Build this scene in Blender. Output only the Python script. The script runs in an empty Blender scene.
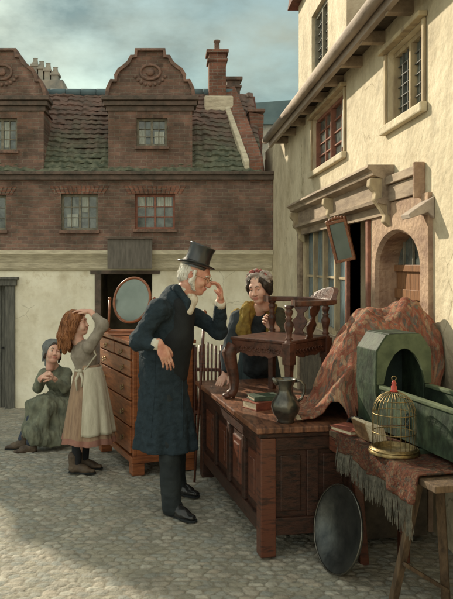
import bpy, math, random
import numpy as np
from mathutils import Vector, Matrix, noise as mnoise

random.seed(7); RNG = np.random.RandomState(7)
S = bpy.context.scene
COL = S.collection

# ------------------------------------------------------------------ camera, sky, sun, exposure
F = 700.0; CX = 170.0; HY = 265.0; EYE = 1.65       # focal length / principal point in photo pixels
cam = bpy.data.cameras.new('camera'); camo = bpy.data.objects.new('camera', cam); COL.objects.link(camo)
camo.location = (0, 0, EYE); camo.rotation_euler = (math.radians(90), 0, 0)
cam.sensor_fit = 'HORIZONTAL'; cam.sensor_width = 36; cam.lens = 36 * F / 453
cam.shift_x = (226.5 - CX) / 453; cam.shift_y = -(299.5 - HY) / 453
cam.clip_start = .05; cam.clip_end = 2000
S.camera = camo

SUN = Vector((-1.15, 1.6, 1.02)).normalized()       # towards the sun (behind the brick house, left)
elev = math.asin(SUN.z); azim = math.atan2(SUN.x, SUN.y)
W = bpy.data.worlds.new('World'); S.world = W; W.use_nodes = True
nt = W.node_tree; nt.nodes.clear()
def N(t, k, **kw):
    n = t.nodes.new(k)
    for a, v in kw.items(): setattr(n, a, v)
    return n
sky = N(nt, 'ShaderNodeTexSky', sky_type='NISHITA', sun_disc=False, sun_elevation=elev, sun_rotation=azim)
sky.air_density = 1.3; sky.dust_density = 1.0; sky.ozone_density = 1.0
tint = N(nt, 'ShaderNodeMix', data_type='RGBA', blend_type='MULTIPLY'); tint.inputs[0].default_value = 1
tint.inputs[7].default_value = (.92, 1.0, .80, 1)
nt.links.new(sky.outputs[0], tint.inputs[6])
tc = N(nt, 'ShaderNodeTexCoord'); mp = N(nt, 'ShaderNodeMapping'); mp.inputs['Scale'].default_value = (1.3, 1.3, 2.6)
nz = N(nt, 'ShaderNodeTexNoise'); nz.inputs['Scale'].default_value = 3.1; nz.inputs['Detail'].default_value = 7; nz.inputs['Roughness'].default_value = .58
nt.links.new(tc.outputs['Generated'], mp.inputs[0]); nt.links.new(mp.outputs[0], nz.inputs[0])
cr = N(nt, 'ShaderNodeValToRGB'); cr.color_ramp.elements[0].position = .28; cr.color_ramp.elements[1].position = .58
cr.color_ramp.elements[1].color = (.95, .95, .95, 1)
nt.links.new(nz.outputs[0], cr.inputs[0])
cm = N(nt, 'ShaderNodeMix', data_type='RGBA')
# clouds behind the camera are brightened, an added fill for the shaded house fronts
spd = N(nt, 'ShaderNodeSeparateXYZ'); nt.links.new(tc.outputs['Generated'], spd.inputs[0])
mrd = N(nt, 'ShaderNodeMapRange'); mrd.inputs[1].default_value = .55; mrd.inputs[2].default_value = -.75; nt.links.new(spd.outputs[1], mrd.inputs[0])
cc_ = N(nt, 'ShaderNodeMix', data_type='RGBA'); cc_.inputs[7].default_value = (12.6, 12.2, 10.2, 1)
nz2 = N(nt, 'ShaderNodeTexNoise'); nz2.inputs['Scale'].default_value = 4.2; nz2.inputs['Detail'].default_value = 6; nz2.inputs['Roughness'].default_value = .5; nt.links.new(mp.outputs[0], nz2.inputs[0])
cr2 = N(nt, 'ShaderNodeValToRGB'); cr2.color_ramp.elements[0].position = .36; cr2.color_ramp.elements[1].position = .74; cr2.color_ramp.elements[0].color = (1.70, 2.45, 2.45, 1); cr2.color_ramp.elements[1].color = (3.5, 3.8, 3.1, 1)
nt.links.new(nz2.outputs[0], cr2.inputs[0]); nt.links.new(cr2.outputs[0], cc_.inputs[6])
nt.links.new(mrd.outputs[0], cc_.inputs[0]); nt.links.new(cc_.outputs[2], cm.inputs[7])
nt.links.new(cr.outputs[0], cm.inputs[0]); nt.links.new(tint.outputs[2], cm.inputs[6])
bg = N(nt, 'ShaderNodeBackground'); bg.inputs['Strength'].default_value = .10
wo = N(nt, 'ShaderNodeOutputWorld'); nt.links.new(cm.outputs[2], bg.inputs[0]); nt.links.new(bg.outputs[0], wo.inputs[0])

sl = bpy.data.lights.new('sun', 'SUN'); sl.energy = 4.1; sl.angle = math.radians(.9); sl.color = (1, .88, .68)
so = bpy.data.objects.new('sun', sl); COL.objects.link(so); so.rotation_euler = SUN.to_track_quat('Z', 'Y').to_euler()
so.location = (-5, 8, 9)
S.view_settings.view_transform = 'Standard'; S.view_settings.look = 'None'
S.view_settings.gamma = 1; S.view_settings.use_curve_mapping = False; S.view_settings.exposure = 0.45
S.cycles.max_bounces = 6; S.cycles.use_denoising = True

def P(x, y, D): return Vector(((x - CX) * D / F, D, EYE - (y - HY) * D / F))

# ------------------------------------------------------------------ materials
def rgb(c): return (c[0], c[1], c[2], 1)
def mat(name, a, b=None, scale=8, rough=.8, bump=.2, bscale=None, stretch=(1, 1, 1), metal=0, spec=.3, detail=6, c=None, contrast=(.35, .65), coat=0, bdist=.01, coat_r=.2):
    m = bpy.data.materials.new(name); m.use_nodes = True; t = m.node_tree
    p = t.nodes['Principled BSDF']; p.inputs['Roughness'].default_value = rough; p.inputs['Metallic'].default_value = metal
    p.inputs['Specular IOR Level'].default_value = spec; p.inputs['Coat Weight'].default_value = coat; p.inputs['Coat Roughness'].default_value = coat_r
    if b is None: b = [v * .8 for v in a]
    tc = N(t, 'ShaderNodeTexCoord'); mp = N(t, 'ShaderNodeMapping'); mp.inputs['Scale'].default_value = stretch
    t.links.new(tc.outputs['Object'], mp.inputs[0])
    nz = N(t, 'ShaderNodeTexNoise'); nz.inputs['Scale'].default_value = scale; nz.inputs['Detail'].default_value = detail; nz.inputs['Roughness'].default_value = .62
    t.links.new(mp.outputs[0], nz.inputs[0])
    r = N(t, 'ShaderNodeValToRGB'); e = r.color_ramp.elements
    e[0].position, e[1].position = contrast; e[0].color = rgb(b); e[1].color = rgb(a)
    if c is not None:
        k = e.new(.5 * (contrast[0] + contrast[1])); k.color = rgb(c)
    t.links.new(nz.outputs[0], r.inputs[0]); t.links.new(r.outputs[0], p.inputs['Base Color'])
    if bump:
        n2 = N(t, 'ShaderNodeTexNoise'); n2.inputs['Scale'].default_value = bscale or scale * 4; n2.inputs['Detail'].default_value = 5
        t.links.new(mp.outputs[0], n2.inputs[0])
        bp = N(t, 'ShaderNodeBump'); bp.inputs['Strength'].default_value = bump; bp.inputs['Distance'].default_value = bdist
        t.links.new(n2.outputs[0], bp.inputs['Height']); t.links.new(bp.outputs[0], p.inputs['Normal'])
    return m

def streak(m, lo=.62, hi=1.1, sc=(1.6, 1.6, .28), scale=3.5):
    """weather stains running down the surface"""
    t = m.node_tree; p = t.nodes['Principled BSDF']; src = p.inputs['Base Color'].links[0].from_socket
    tc = N(t, 'ShaderNodeTexCoord'); mp = N(t, 'ShaderNodeMapping'); mp.inputs['Scale'].default_value = sc; t.links.new(tc.outputs['Object'], mp.inputs[0])
    nz = N(t, 'ShaderNodeTexNoise'); nz.inputs['Scale'].default_value = scale; nz.inputs['Detail'].default_value = 8; nz.inputs['Roughness'].default_value = .66; t.links.new(mp.outputs[0], nz.inputs[0])
    r = N(t, 'ShaderNodeValToRGB'); e = r.color_ramp.elements; e[0].position = .36; e[1].position = .60; e[0].color = (lo, lo * .97, lo * .92, 1); e[1].color = (hi, hi, hi, 1); t.links.new(nz.outputs[0], r.inputs[0])
    mx = N(t, 'ShaderNodeMix', data_type='RGBA', blend_type='MULTIPLY'); mx.inputs[0].default_value = 1; t.links.new(src, mx.inputs[6]); t.links.new(r.outputs[0], mx.inputs[7]); t.links.new(mx.outputs[2], p.inputs['Base Color'])
    return m

def cracks(m, scale=1.1, w=.006, dark=.55):
    """a few hairline cracks and patched areas in old render"""
    t = m.node_tree; p = t.nodes['Principled BSDF']; src = p.inputs['Base Color'].links[0].from_socket; L = t.links.new
    tc = N(t, 'ShaderNodeTexCoord'); nz = N(t, 'ShaderNodeTexNoise'); nz.inputs['Scale'].default_value = 5; nz.inputs['Detail'].default_value = 6; L(tc.outputs['Object'], nz.inputs[0])
    wm = N(t, 'ShaderNodeMix', data_type='RGBA', blend_type='LINEAR_LIGHT'); wm.inputs[0].default_value = .09; L(tc.outputs['Object'], wm.inputs[6]); L(nz.outputs[1], wm.inputs[7])
    v = N(t, 'ShaderNodeTexVoronoi', feature='DISTANCE_TO_EDGE'); v.inputs['Scale'].default_value = scale; L(wm.outputs[2], v.inputs[0])
    mr = N(t, 'ShaderNodeMapRange'); mr.inputs[1].default_value = 0; mr.inputs[2].default_value = w; mr.inputs[3].default_value = 1; mr.inputs[4].default_value = 0; L(v.outputs[0], mr.inputs[0])
    n2 = N(t, 'ShaderNodeTexNoise'); n2.inputs['Scale'].default_value = 1.7; L(tc.outputs['Object'], n2.inputs[0])
    r2 = N(t, 'ShaderNodeMapRange'); r2.inputs[1].default_value = .52; r2.inputs[2].default_value = .6; L(n2.outputs[0], r2.inputs[0])
    mu = N(t, 'ShaderNodeMath', operation='MULTIPLY'); L(mr.outputs[0], mu.inputs[0]); L(r2.outputs[0], mu.inputs[1])
    mx = N(t, 'ShaderNodeMix', data_type='RGBA', blend_type='MULTIPLY'); mx.inputs[7].default_value = (dark, dark * .95, dark * .85, 1); L(mu.outputs[0], mx.inputs[0]); L(src, mx.inputs[6])
    n3 = N(t, 'ShaderNodeTexNoise'); n3.inputs['Scale'].default_value = 1.25; n3.inputs['Detail'].default_value = 12; n3.inputs['Roughness'].default_value = .75; L(wm.outputs[2], n3.inputs[0])
    r3 = N(t, 'ShaderNodeMapRange'); r3.inputs[1].default_value = .60; r3.inputs[2].default_value = .63; r3.inputs[4].default_value = .45; L(n3.outputs[0], r3.inputs[0])
    m3 = N(t, 'ShaderNodeMix', data_type='RGBA', blend_type='MULTIPLY'); m3.inputs[7].default_value = (.72, .66, .56, 1); L(r3.outputs[0], m3.inputs[0]); L(mx.outputs[2], m3.inputs[6]); L(m3.outputs[2], p.inputs['Base Color'])
    return m

def brick_mat(name, axis='xz', c1=(.235, .147, .12), c2=(.148, .104, .092), mortar=(.235, .195, .165)):
    m = bpy.data.materials.new(name); m.use_nodes = True; t = m.node_tree
    p = t.nodes['Principled BSDF']; p.inputs['Roughness'].default_value = .92; p.inputs['Specular IOR Level'].default_value = .15
    tc = N(t, 'ShaderNodeTexCoord'); sp = N(t, 'ShaderNodeSeparateXYZ'); cb = N(t, 'ShaderNodeCombineXYZ')
    t.links.new(tc.outputs['Object'], sp.inputs[0])
    t.links.new(sp.outputs[0 if axis[0] == 'x' else 1], cb.inputs[0]); t.links.new(sp.outputs[2], cb.inputs[1])
    wob = N(t, 'ShaderNodeTexNoise'); wob.inputs['Scale'].default_value = 5; t.links.new(cb.outputs[0], wob.inputs[0])
    wm = N(t, 'ShaderNodeMix', data_type='RGBA', blend_type='LINEAR_LIGHT'); wm.inputs[0].default_value = .022
    t.links.new(cb.outputs[0], wm.inputs[6]); t.links.new(wob.outputs[1], wm.inputs[7])
    bt = N(t, 'ShaderNodeTexBrick'); bt.inputs['Scale'].default_value = 1
    bt.inputs['Brick Width'].default_value = .17; bt.inputs['Row Height'].default_value = .058; bt.inputs['Mortar Size'].default_value = .006
    bt.inputs['Mortar Smooth'].default_value = .4; bt.inputs['Bias'].default_value = -.1
    bt.inputs['Color1'].default_value = rgb(c1); bt.inputs['Color2'].default_value = rgb(c2); bt.inputs['Mortar'].default_value = rgb(mortar)
    t.links.new(wm.outputs[2], bt.inputs[0])
    nz = N(t, 'ShaderNodeTexNoise'); nz.inputs['Scale'].default_value = 2.2; nz.inputs['Detail'].default_value = 9; nz.inputs['Roughness'].default_value = .7
    t.links.new(tc.outputs['Object'], nz.inputs[0])
    r = N(t, 'ShaderNodeValToRGB'); e = r.color_ramp.elements
    e[0].position = .33; e[1].position = .68; e[0].color = (.50, .56, .52, 1); e[1].color = (1.45, 1.36, 1.28, 1)
    t.links.new(nz.outputs[0], r.inputs[0])
    mx = N(t, 'ShaderNodeMix', data_type='RGBA', blend_type='MULTIPLY'); mx.inputs[0].default_value = 1
    t.links.new(bt.outputs[0], mx.inputs[6]); t.links.new(r.outputs[0], mx.inputs[7]); t.links.new(mx.outputs[2], p.inputs['Base Color'])
    n2 = N(t, 'ShaderNodeTexNoise'); n2.inputs['Scale'].default_value = 45; n2.inputs['Detail'].default_value = 4; t.links.new(tc.outputs['Object'], n2.inputs[0])
    ad = N(t, 'ShaderNodeMath', operation='MULTIPLY_ADD'); ad.inputs[1].default_value = -.9
    t.links.new(bt.outputs[1], ad.inputs[0]); t.links.new(n2.outputs[0], ad.inputs[2])
    bp = N(t, 'ShaderNodeBump'); bp.inputs['Strength'].default_value = .7; bp.inputs['Distance'].default_value = .012
    t.links.new(ad.outputs[0], bp.inputs['Height']); t.links.new(bp.outputs[0], p.inputs['Normal'])
    return m

def rug_mat(name, dark=1.0, rep_=(7, 9), pal=0):
    """woven rug: a bordered field of repeated medallions laid out in the cloth's own UVs"""
    m = bpy.data.materials.new(name); m.use_nodes = True; t = m.node_tree
    p = t.nodes['Principled BSDF']; p.inputs['Roughness'].default_value = .96; p.inputs['Specular IOR Level'].default_value = .08
    L = t.links.new
    tc = N(t, 'ShaderNodeTexCoord'); mp = N(t, 'ShaderNodeMapping'); mp.inputs['Scale'].default_value = (rep_[0], rep_[1], 1); L(tc.outputs['UV'], mp.inputs[0])
    nz = N(t, 'ShaderNodeTexNoise'); nz.inputs['Scale'].default_value = 5; nz.inputs['Detail'].default_value = 3; L(mp.outputs[0], nz.inputs[0])
    wm = N(t, 'ShaderNodeMix', data_type='RGBA', blend_type='LINEAR_LIGHT'); wm.inputs[0].default_value = .05; L(mp.outputs[0], wm.inputs[6]); L(nz.outputs[1], wm.inputs[7])
    v = N(t, 'ShaderNodeTexVoronoi', distance='MANHATTAN'); v.inputs['Scale'].default_value = 1; v.inputs['Randomness'].default_value = .12; L(wm.outputs[2], v.inputs[0])
    r = N(t, 'ShaderNodeValToRGB'); r.color_ramp.interpolation = 'CONSTANT'; e = r.color_ramp.elements
    seq = [(0, (.50, .38, .27)), (.10, (.30, .10, .075)), (.20, (.13, .15, .15)), (.29, (.44, .20, .14)), (.40, (.46, .33, .23)), (.46, (.36, .14, .10)), (.62, (.24, .09, .07)), (.70, (.20, .19, .13)), (.78, (.40, .19, .14))]
    e[0].color = rgb([k * dark for k in seq[0][1]]); e[1].position = seq[1][0]; e[1].color = rgb([k * dark for k in seq[1][1]])
    for q, c in seq[2:]:
        k = e.new(q); k.color = rgb([z * dark for z in c])
    L(v.outputs[0], r.inputs[0])
    v3 = N(t, 'ShaderNodeTexVoronoi'); v3.inputs['Scale'].default_value = 3.6; v3.inputs['Randomness'].default_value = .6; L(wm.outputs[2], v3.inputs[0])
    sp = N(t, 'ShaderNodeSeparateColor'); L(v3.outputs[1], sp.inputs[0])
    r3 = N(t, 'ShaderNodeValToRGB'); r3.color_ramp.interpolation = 'CONSTANT'; e = r3.color_ramp.elements
    e[0].color = rgb([z * dark for z in (.32, .12, .09)]); e[1].position = .3; e[1].color = rgb([z * dark for z in (.48, .36, .25)])
    for q, c in ((.45, (.15, .15, .13)), (.58, (.42, .19, .13)), (.78, (.27, .12, .09)), (.9, (.17, .20, .19))):
        k = e.new(q); k.color = rgb([z * dark for z in c])
    L(sp.outputs[0], r3.inputs[0])
    m0 = N(t, 'ShaderNodeMix', data_type='RGBA'); m0.inputs[0].default_value = .55; L(r.outputs[0], m0.inputs[6]); L(r3.outputs[0], m0.inputs[7])
    v2 = N(t, 'ShaderNodeTexNoise'); v2.inputs['Scale'].default_value = 6; v2.inputs['Detail'].default_value = 8; v2.inputs['Roughness'].default_value = .7; L(tc.outputs['Object'], v2.inputs[0])
    r2 = N(t, 'ShaderNodeValToRGB'); r2.color_ramp.elements[0].position = .32; r2.color_ramp.elements[1].position = .68
    r2.color_ramp.elements[0].color = (.55, .5, .45, 1); r2.color_ramp.elements[1].color = (1.25, 1.2, 1.1, 1); L(v2.outputs[0], r2.inputs[0])
    mx = N(t, 'ShaderNodeMix', data_type='RGBA', blend_type='MULTIPLY'); mx.inputs[0].default_value = 1
    L(m0.outputs[2], mx.inputs[6]); L(r2.outputs[0], mx.inputs[7]); L(mx.outputs[2], p.inputs['Base Color'])
    n3 = N(t, 'ShaderNodeTexNoise'); n3.inputs['Scale'].default_value = 130; L(tc.outputs['Object'], n3.inputs[0])
    bp = N(t, 'ShaderNodeBump'); bp.inputs['Strength'].default_value = .7; bp.inputs['Distance'].default_value = .006
    L(n3.outputs[0], bp.inputs['Height']); L(bp.outputs[0], p.inputs['Normal'])
    return m

def grid_uv(o, nu, nv):
    me = o.data; uv = me.uv_layers.new(name='UVMap'); vi = np.zeros(len(me.loops), np.int32); me.loops.foreach_get('vertex_index', vi)
    c = np.stack([(vi % nu) / (nu - 1), (vi // nu) / (nv - 1)], 1); uv.data.foreach_set('uv', c.ravel().astype(np.float32))

def mix_by_z(name, low, high, z0, z1, rough=.9, scale=6, amt=.5):
    """moss / tile colour: low material colour below z0, high above z1, broken by noise"""
    m = mat(name, high[0], high[1], scale=scale, rough=rough, bump=.5, bscale=30, bdist=.02)
    t = m.node_tree; p = t.nodes['Principled BSDF']
    lk = p.inputs['Base Color'].links[0]; src = lk.from_socket; t.links.remove(lk)
    tc = N(t, 'ShaderNodeTexCoord'); sp = N(t, 'ShaderNodeSeparateXYZ'); t.links.new(tc.outputs['Object'], sp.inputs[0])
    nz = N(t, 'ShaderNodeTexNoise'); nz.inputs['Scale'].default_value = 4; nz.inputs['Detail'].default_value = 7; t.links.new(tc.outputs['Object'], nz.inputs[0])
    a = N(t, 'ShaderNodeMath', operation='MULTIPLY_ADD'); a.inputs[1].default_value = amt * 2; t.links.new(nz.outputs[0], a.inputs[0]); t.links.new(sp.outputs[2], a.inputs[2])
    mr = N(t, 'ShaderNodeMapRange'); mr.inputs[1].default_value = z0 + amt; mr.inputs[2].default_value = z1 + amt; t.links.new(a.outputs[0], mr.inputs[0])
    r = N(t, 'ShaderNodeValToRGB'); r.color_ramp.elements[0].position = .35; r.color_ramp.elements[1].position = .65
    r.color_ramp.elements[0].color = rgb(low[0]); r.color_ramp.elements[1].color = rgb(low[1])
    n4 = N(t, 'ShaderNodeTexNoise'); n4.inputs['Scale'].default_value = 11; n4.inputs['Detail'].default_value = 5; t.links.new(tc.outputs['Object'], n4.inputs[0]); t.links.new(n4.outputs[0], r.inputs[0])
    mx = N(t, 'ShaderNodeMix', data_type='RGBA'); t.links.new(mr.outputs[0], mx.inputs[0]); t.links.new(r.outputs[0], mx.inputs[6]); t.links.new(src, mx.inputs[7])
    t.links.new(mx.outputs[2], p.inputs['Base Color'])
    return m

M = {}
M['brick'] = brick_mat('brick')
M['brick_side'] = brick_mat('brick_side', 'yz')
M['brick_red'] = brick_mat('brick_red', 'xz', (.26, .125, .09), (.17, .09, .07))
M['stonebrick'] = mat('coping_stone', (.27, .16, .12), (.12, .085, .07), scale=9, c=(.19, .12, .09), bump=.6, bdist=.02)
M['cornice'] = mat('cornice_stone', (.17, .12, .095), (.08, .068, .055), scale=7, bump=.5, bdist=.02)
M['plaster'] = mat('old_plaster', (.92, .88, .72), (.70, .64, .48), scale=3.2, c=(.89, .84, .67), contrast=(.28, .6), bump=.4, bscale=16, bdist=.02); streak(M['plaster'], .84, 1.04, sc=(1, 1, .6), scale=2.0)
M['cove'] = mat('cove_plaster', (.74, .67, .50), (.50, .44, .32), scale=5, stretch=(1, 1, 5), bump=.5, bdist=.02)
M['stucco'] = streak(mat('cream_stucco', (.66, .58, .42), (.45, .39, .28), scale=3.4, c=(.60, .52, .37), contrast=(.3, .62), bump=.55, bscale=13, bdist=.03), .80, 1.03, sc=(1, 1, .6), scale=2.2)
M['stone_pink'] = mat('door_stone', (.48, .33, .22), (.28, .18, .125), scale=7, bump=.6, bdist=.02)
M['oldwood'] = mat('weathered_timber', (.40, .31, .22), (.19, .14, .10), scale=9, stretch=(1, .25, 1), bump=.5)
M['fascia'] = mat('eaves_timber', (.46, .38, .31), (.24, .19, .155), scale=8, stretch=(1, .15, 1), bump=.5)
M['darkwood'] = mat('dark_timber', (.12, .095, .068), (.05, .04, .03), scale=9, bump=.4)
M['greydoor'] = mat('grey_painted_wood', (.17, .165, .14), (.085, .085, .075), scale=7, stretch=(6, 6, .6), bump=.5)
M['mahog'] = mat('mahogany', (.10, .034, .018), (.034, .014, .010), scale=10, stretch=(1, 1, 5), rough=.42, bump=.15, coat=.25, spec=.4, c=(.11, .033, .017))
M['drawer'] = mat('drawer_mahogany', (.34, .12, .045), (.15, .05, .022), scale=8, stretch=(1, 1, 6), rough=.38, bump=.12, coat=.35, c=(.25, .085, .034))
M['oak'] = mat('dark_oak', (.055, .022, .014), (.014, .008, .006), scale=16, stretch=(1, 1, 4), rough=.5, bump=.35, coat=.12, c=(.04, .017, .011))
M['oaktop'] = mat('worn_oak_top', (.22, .10, .055), (.065, .03, .02), scale=9, stretch=(5, 1, 1), rough=.45, bump=.25, coat=.2, c=(.17, .075, .042))
M['chair'] = mat('carved_walnut', (.115, .045, .028), (.03, .014, .010), scale=16, rough=.45, bump=.35, bscale=70, coat=.2, c=(.085, .035, .022))
M['trestle'] = mat('trestle_wood', (.15, .10, .06), (.06, .04, .026), scale=9, stretch=(4, 4, .6), bump=.3)
M['glass'] = mat('window_glass', (.17, .20, .18), (.045, .06, .06), scale=9, rough=.12, bump=.12, bscale=9, spec=.6)
M['shopglass'] = mat('shop_glass', (.20, .28, .31), (.06, .10, .12), scale=4, stretch=(1, 3, .7), rough=.15, bump=.1, bscale=6, spec=.7)
M['winframe'] = mat('window_frame_paint', (.27, .25, .19), (.14, .13, .095), scale=14, bump=.3)
M['redframe'] = mat('red_frame_paint', (.34, .15, .10), (.20, .09, .065), scale=14, bump=.3)
M['curtain'] = mat('curtain_cloth', (.50, .52, .45), (.33, .36, .32), scale=10, stretch=(5, 1, 1), bump=.2)
M['creamframe'] = mat('cream_timber', (.52, .42, .26), (.30, .23, .15), scale=11, stretch=(1, 1, .4), bump=.3)
M['doororange'] = mat('varnished_door', (.32, .15, .065), (.15, .07, .032), scale=9, stretch=(5, 5, .6), rough=.5, bump=.3, coat=.2)
M['tile'] = mix_by_z('mossy_tiles', ((.07, .085, .058), (.17, .175, .12)), ((.20, .125, .10), (.105, .085, .07)), 3.95, 4.75, amt=.8)
M['tilered'] = mat('red_hung_tiles', (.21, .085, .06), (.10, .05, .04), scale=9, bump=.6, bdist=.02)
M['slate'] = mat('distant_slate', (.13, .19, .20), (.09, .135, .15), scale=1.5, bump=.2)
M['farstack'] = mat('distant_chimney_plaster', (.36, .33, .27), (.17, .18, .17), scale=3, bump=.3)
M['board'] = mat('grey_signboard', (.19, .17, .145), (.12, .108, .092), scale=9, stretch=(3, 1, .5), bump=.3)
M['lead'] = mat('window_lead', (.16, .155, .14), (.09, .09, .08), scale=20, rough=.6, bump=.2)
M['passage'] = mat('dark_passage_wall', (.20, .17, .115), (.085, .07, .05), scale=4, bump=.4)  # one dark brown tone for all the passage walls
M['iron'] = mat('black_iron', (.03, .03, .03), (.018, .018, .018), scale=20, rough=.5, bump=.3, metal=.6)
M['brass'] = mat('brass', (.36, .27, .13), (.15, .11, .055), scale=40, rough=.42, metal=1, bump=.1)
M['gilt'] = mat('gilt_wood', (.36, .15, .06), (.18, .06, .03), scale=40, rough=.45, bump=.6, spec=.5)
M['pewter'] = mat('pewter', (.20, .19, .16), (.07, .068, .06), scale=9, rough=.27, metal=.85, bump=.15)
M['platter'] = mat('tarnished_pewter', (.13, .135, .125), (.05, .055, .055), scale=7, rough=.33, metal=.8, bump=.15)
M['mirror'] = mat('old_mirror_glass', (.19, .225, .20), (.14, .17, .15), scale=4, rough=.22, metal=.6, bump=0)
M['cradle'] = mat('green_painted_wood', (.060, .085, .048), (.016, .026, .017), scale=11, stretch=(1, 1, .5), rough=.65, bump=.5, c=(.030, .048, .028))
M['cradlein'] = mat('cradle_lining', (.035, .055, .05), (.018, .028, .026), scale=7, bump=.2)
M['cradletrim'] = mat('cradle_trim', (.13, .16, .09), (.06, .08, .045), scale=9, bump=.3)
M['red'] = mat('red_enamel', (.45, .05, .03), (.28, .03, .02), rough=.3, bump=0, spec=.5)
M['rug'] = rug_mat('oriental_rug', .78, (13, 11))
M['carpet'] = rug_mat('red_table_carpet', .27, (16, 9))
M['fringe'] = mat('grey_fringe', (.19, .18, .145), (.07, .07, .058), scale=30, bump=.3)
M['page'] = mat('old_pages', (.66, .57, .42), (.42, .34, .23), scale=40, stretch=(1, 1, 6), bump=.3)
M['bookred'] = mat('red_leather', (.24, .07, .04), (.12, .035, .025), scale=20, rough=.55, bump=.3)
M['bookbrown'] = mat('brown_leather', (.20, .12, .06), (.09, .05, .03), scale=20, rough=.55, bump=.3)
M['bookgreen'] = mat('green_cloth_binding', (.07, .10, .065), (.04, .055, .04), scale=20, rough=.6, bump=.3)
# people
def skinmat(name, a, b): 
    m = mat(name, a, b, scale=16, rough=.5, bump=.12, bscale=60, spec=.35, c=[(x_ + y_) / 2 * (1.0, .93, .9)[i_] for i_, (x_, y_) in enumerate(zip(a, b))])
    m.node_tree.nodes['Principled BSDF'].inputs['Subsurface Weight'].default_value = .08
    m.node_tree.nodes['Principled BSDF'].inputs['Subsurface Radius'].default_value = (.02, .008, .004)
    return m
M['skin_man'] = skinmat('ruddy_skin', (.66, .40, .29), (.48, .21, .15))
M['skin_girl'] = skinmat('fair_skin', (.74, .51, .39), (.62, .34, .26))
M['lips'] = skinmat('lips', (.55, .25, .20), (.48, .19, .15))
M['eyew'] = mat('eye_white', (.6, .57, .5), (.5, .46, .4), rough=.2, bump=0)
M['iris'] = mat('iris', (.03, .035, .04), (.02, .02, .02), rough=.15, bump=0)
M['navy'] = mat('navy_broadcloth', (.022, .038, .050), (.013, .024, .033), scale=30, rough=.88, bump=.45, bscale=160, c=(.018, .031, .041))
M['black'] = mat('black_wool', (.018, .022, .024), (.010, .012, .014), scale=8, rough=.85, bump=.3, bscale=150)
M['charcoal'] = mat('charcoal_trouser_cloth', (.032, .040, .042), (.016, .021, .024), scale=8, rough=.9, bump=.3, bscale=150)
M['silk'] = mat('hat_silk', (.022, .026, .027), (.010, .012, .013), scale=14, stretch=(1, 1, .3), rough=.28, bump=.15, coat=.4, spec=.5)
M['hatband'] = mat('hat_band', (.012, .012, .012), (.008, .008, .008), rough=.6)
M['linen'] = mat('white_linen', (.72, .69, .58), (.55, .51, .41), scale=14, bump=.3)
M['whitehair'] = mat('white_hair', (.80, .77, .68), (.52, .49, .42), scale=40, stretch=(1, 1, .3), bump=.8, bscale=60, bdist=.01)
M['boot'] = mat('black_boot_leather', (.022, .022, .022), (.010, .010, .010), scale=14, rough=.25, bump=.2, coat=.4)
M['brownboot'] = mat('worn_brown_boots', (.13, .095, .065), (.055, .04, .03), scale=14, rough=.6, bump=.3)
M['auburn'] = mat('auburn_hair', (.42, .19, .08), (.14, .06, .03), scale=28, stretch=(1, 1, .25), rough=.5, bump=.9, bscale=50, bdist=.012, c=(.29, .12, .05))
M['darkhair'] = mat('dark_hair', (.075, .055, .04), (.03, .022, .018), scale=30, rough=.5, bump=.8, bscale=50, bdist=.01)
M['dress1'] = mat('faded_pink_brown_dress', (.36, .245, .16), (.24, .155, .105), scale=9, stretch=(4, 4, .4), rough=.9, bump=.3, bscale=60, c=(.31, .21, .14))
M['grey_frock'] = mat('grey_beige_bodice', (.33, .29, .235), (.21, .18, .14), scale=9, rough=.9, bump=.3, bscale=80)
M['pinkhem'] = mat('pink_hem', (.32, .16, .12), (.22, .11, .085), scale=14, bump=.3)
M['apron'] = mat('cream_apron', (.60, .56, .44), (.42, .385, .29), scale=6, stretch=(4, 4, .4), rough=.9, bump=.3, bscale=80)
M['dress2'] = mat('grey_green_dress', (.21, .22, .155), (.10, .112, .085), scale=9, rough=.9, bump=.35, bscale=80, c=(.155, .165, .12))
M['hood'] = mat('slate_blue_hood', (.21, .225, .215), (.11, .12, .12), scale=9, rough=.9, bump=.3, bscale=80)
M['stocking'] = mat('dark_stocking', (.022, .024, .028), (.014, .015, .018), bump=.2)
M['bluestock'] = mat('blue_stocking', (.045, .06, .09), (.03, .04, .06), bump=.2)
M['teal'] = mat('teal_wool_dress', (.050, .062, .070), (.022, .03, .036), scale=8, rough=.9, bump=.35, bscale=90)
M['tealskirt'] = mat('blue_green_skirt', (.07, .10, .105), (.035, .052, .056), scale=8, stretch=(4, 4, .5), rough=.9, bump=.3, bscale=90)
M['mustard'] = mat('mustard_shawl', (.33, .225, .05), (.17, .11, .028), scale=16, rough=.95, bump=.5, bscale=70)
M['olive'] = mat('olive_sleeve', (.10, .092, .055), (.05, .045, .03), scale=12, rough=.9, bump=.4, bscale=80)
M['bonnet'] = mat('cream_lace', (.5, .45, .40), (.28, .22, .19), scale=30, rough=.9, bump=.6, bscale=60)
M['flower'] = mat('pink_cloth_flowers', (.50, .20, .17), (.26, .07, .07), scale=30, rough=.9, bump=.4)

cracks(M['stucco'], 1.0); cracks(M['plaster'], 1.3)
streak(M['brick'], .70, 1.12, sc=(1, 1, .8), scale=1.3)
streak(M['cradle'], .5, 1.15, sc=(1, 1, 1), scale=14)
streak(M['oaktop'], .6, 1.25, sc=(1, 1, 1), scale=9)
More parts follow.
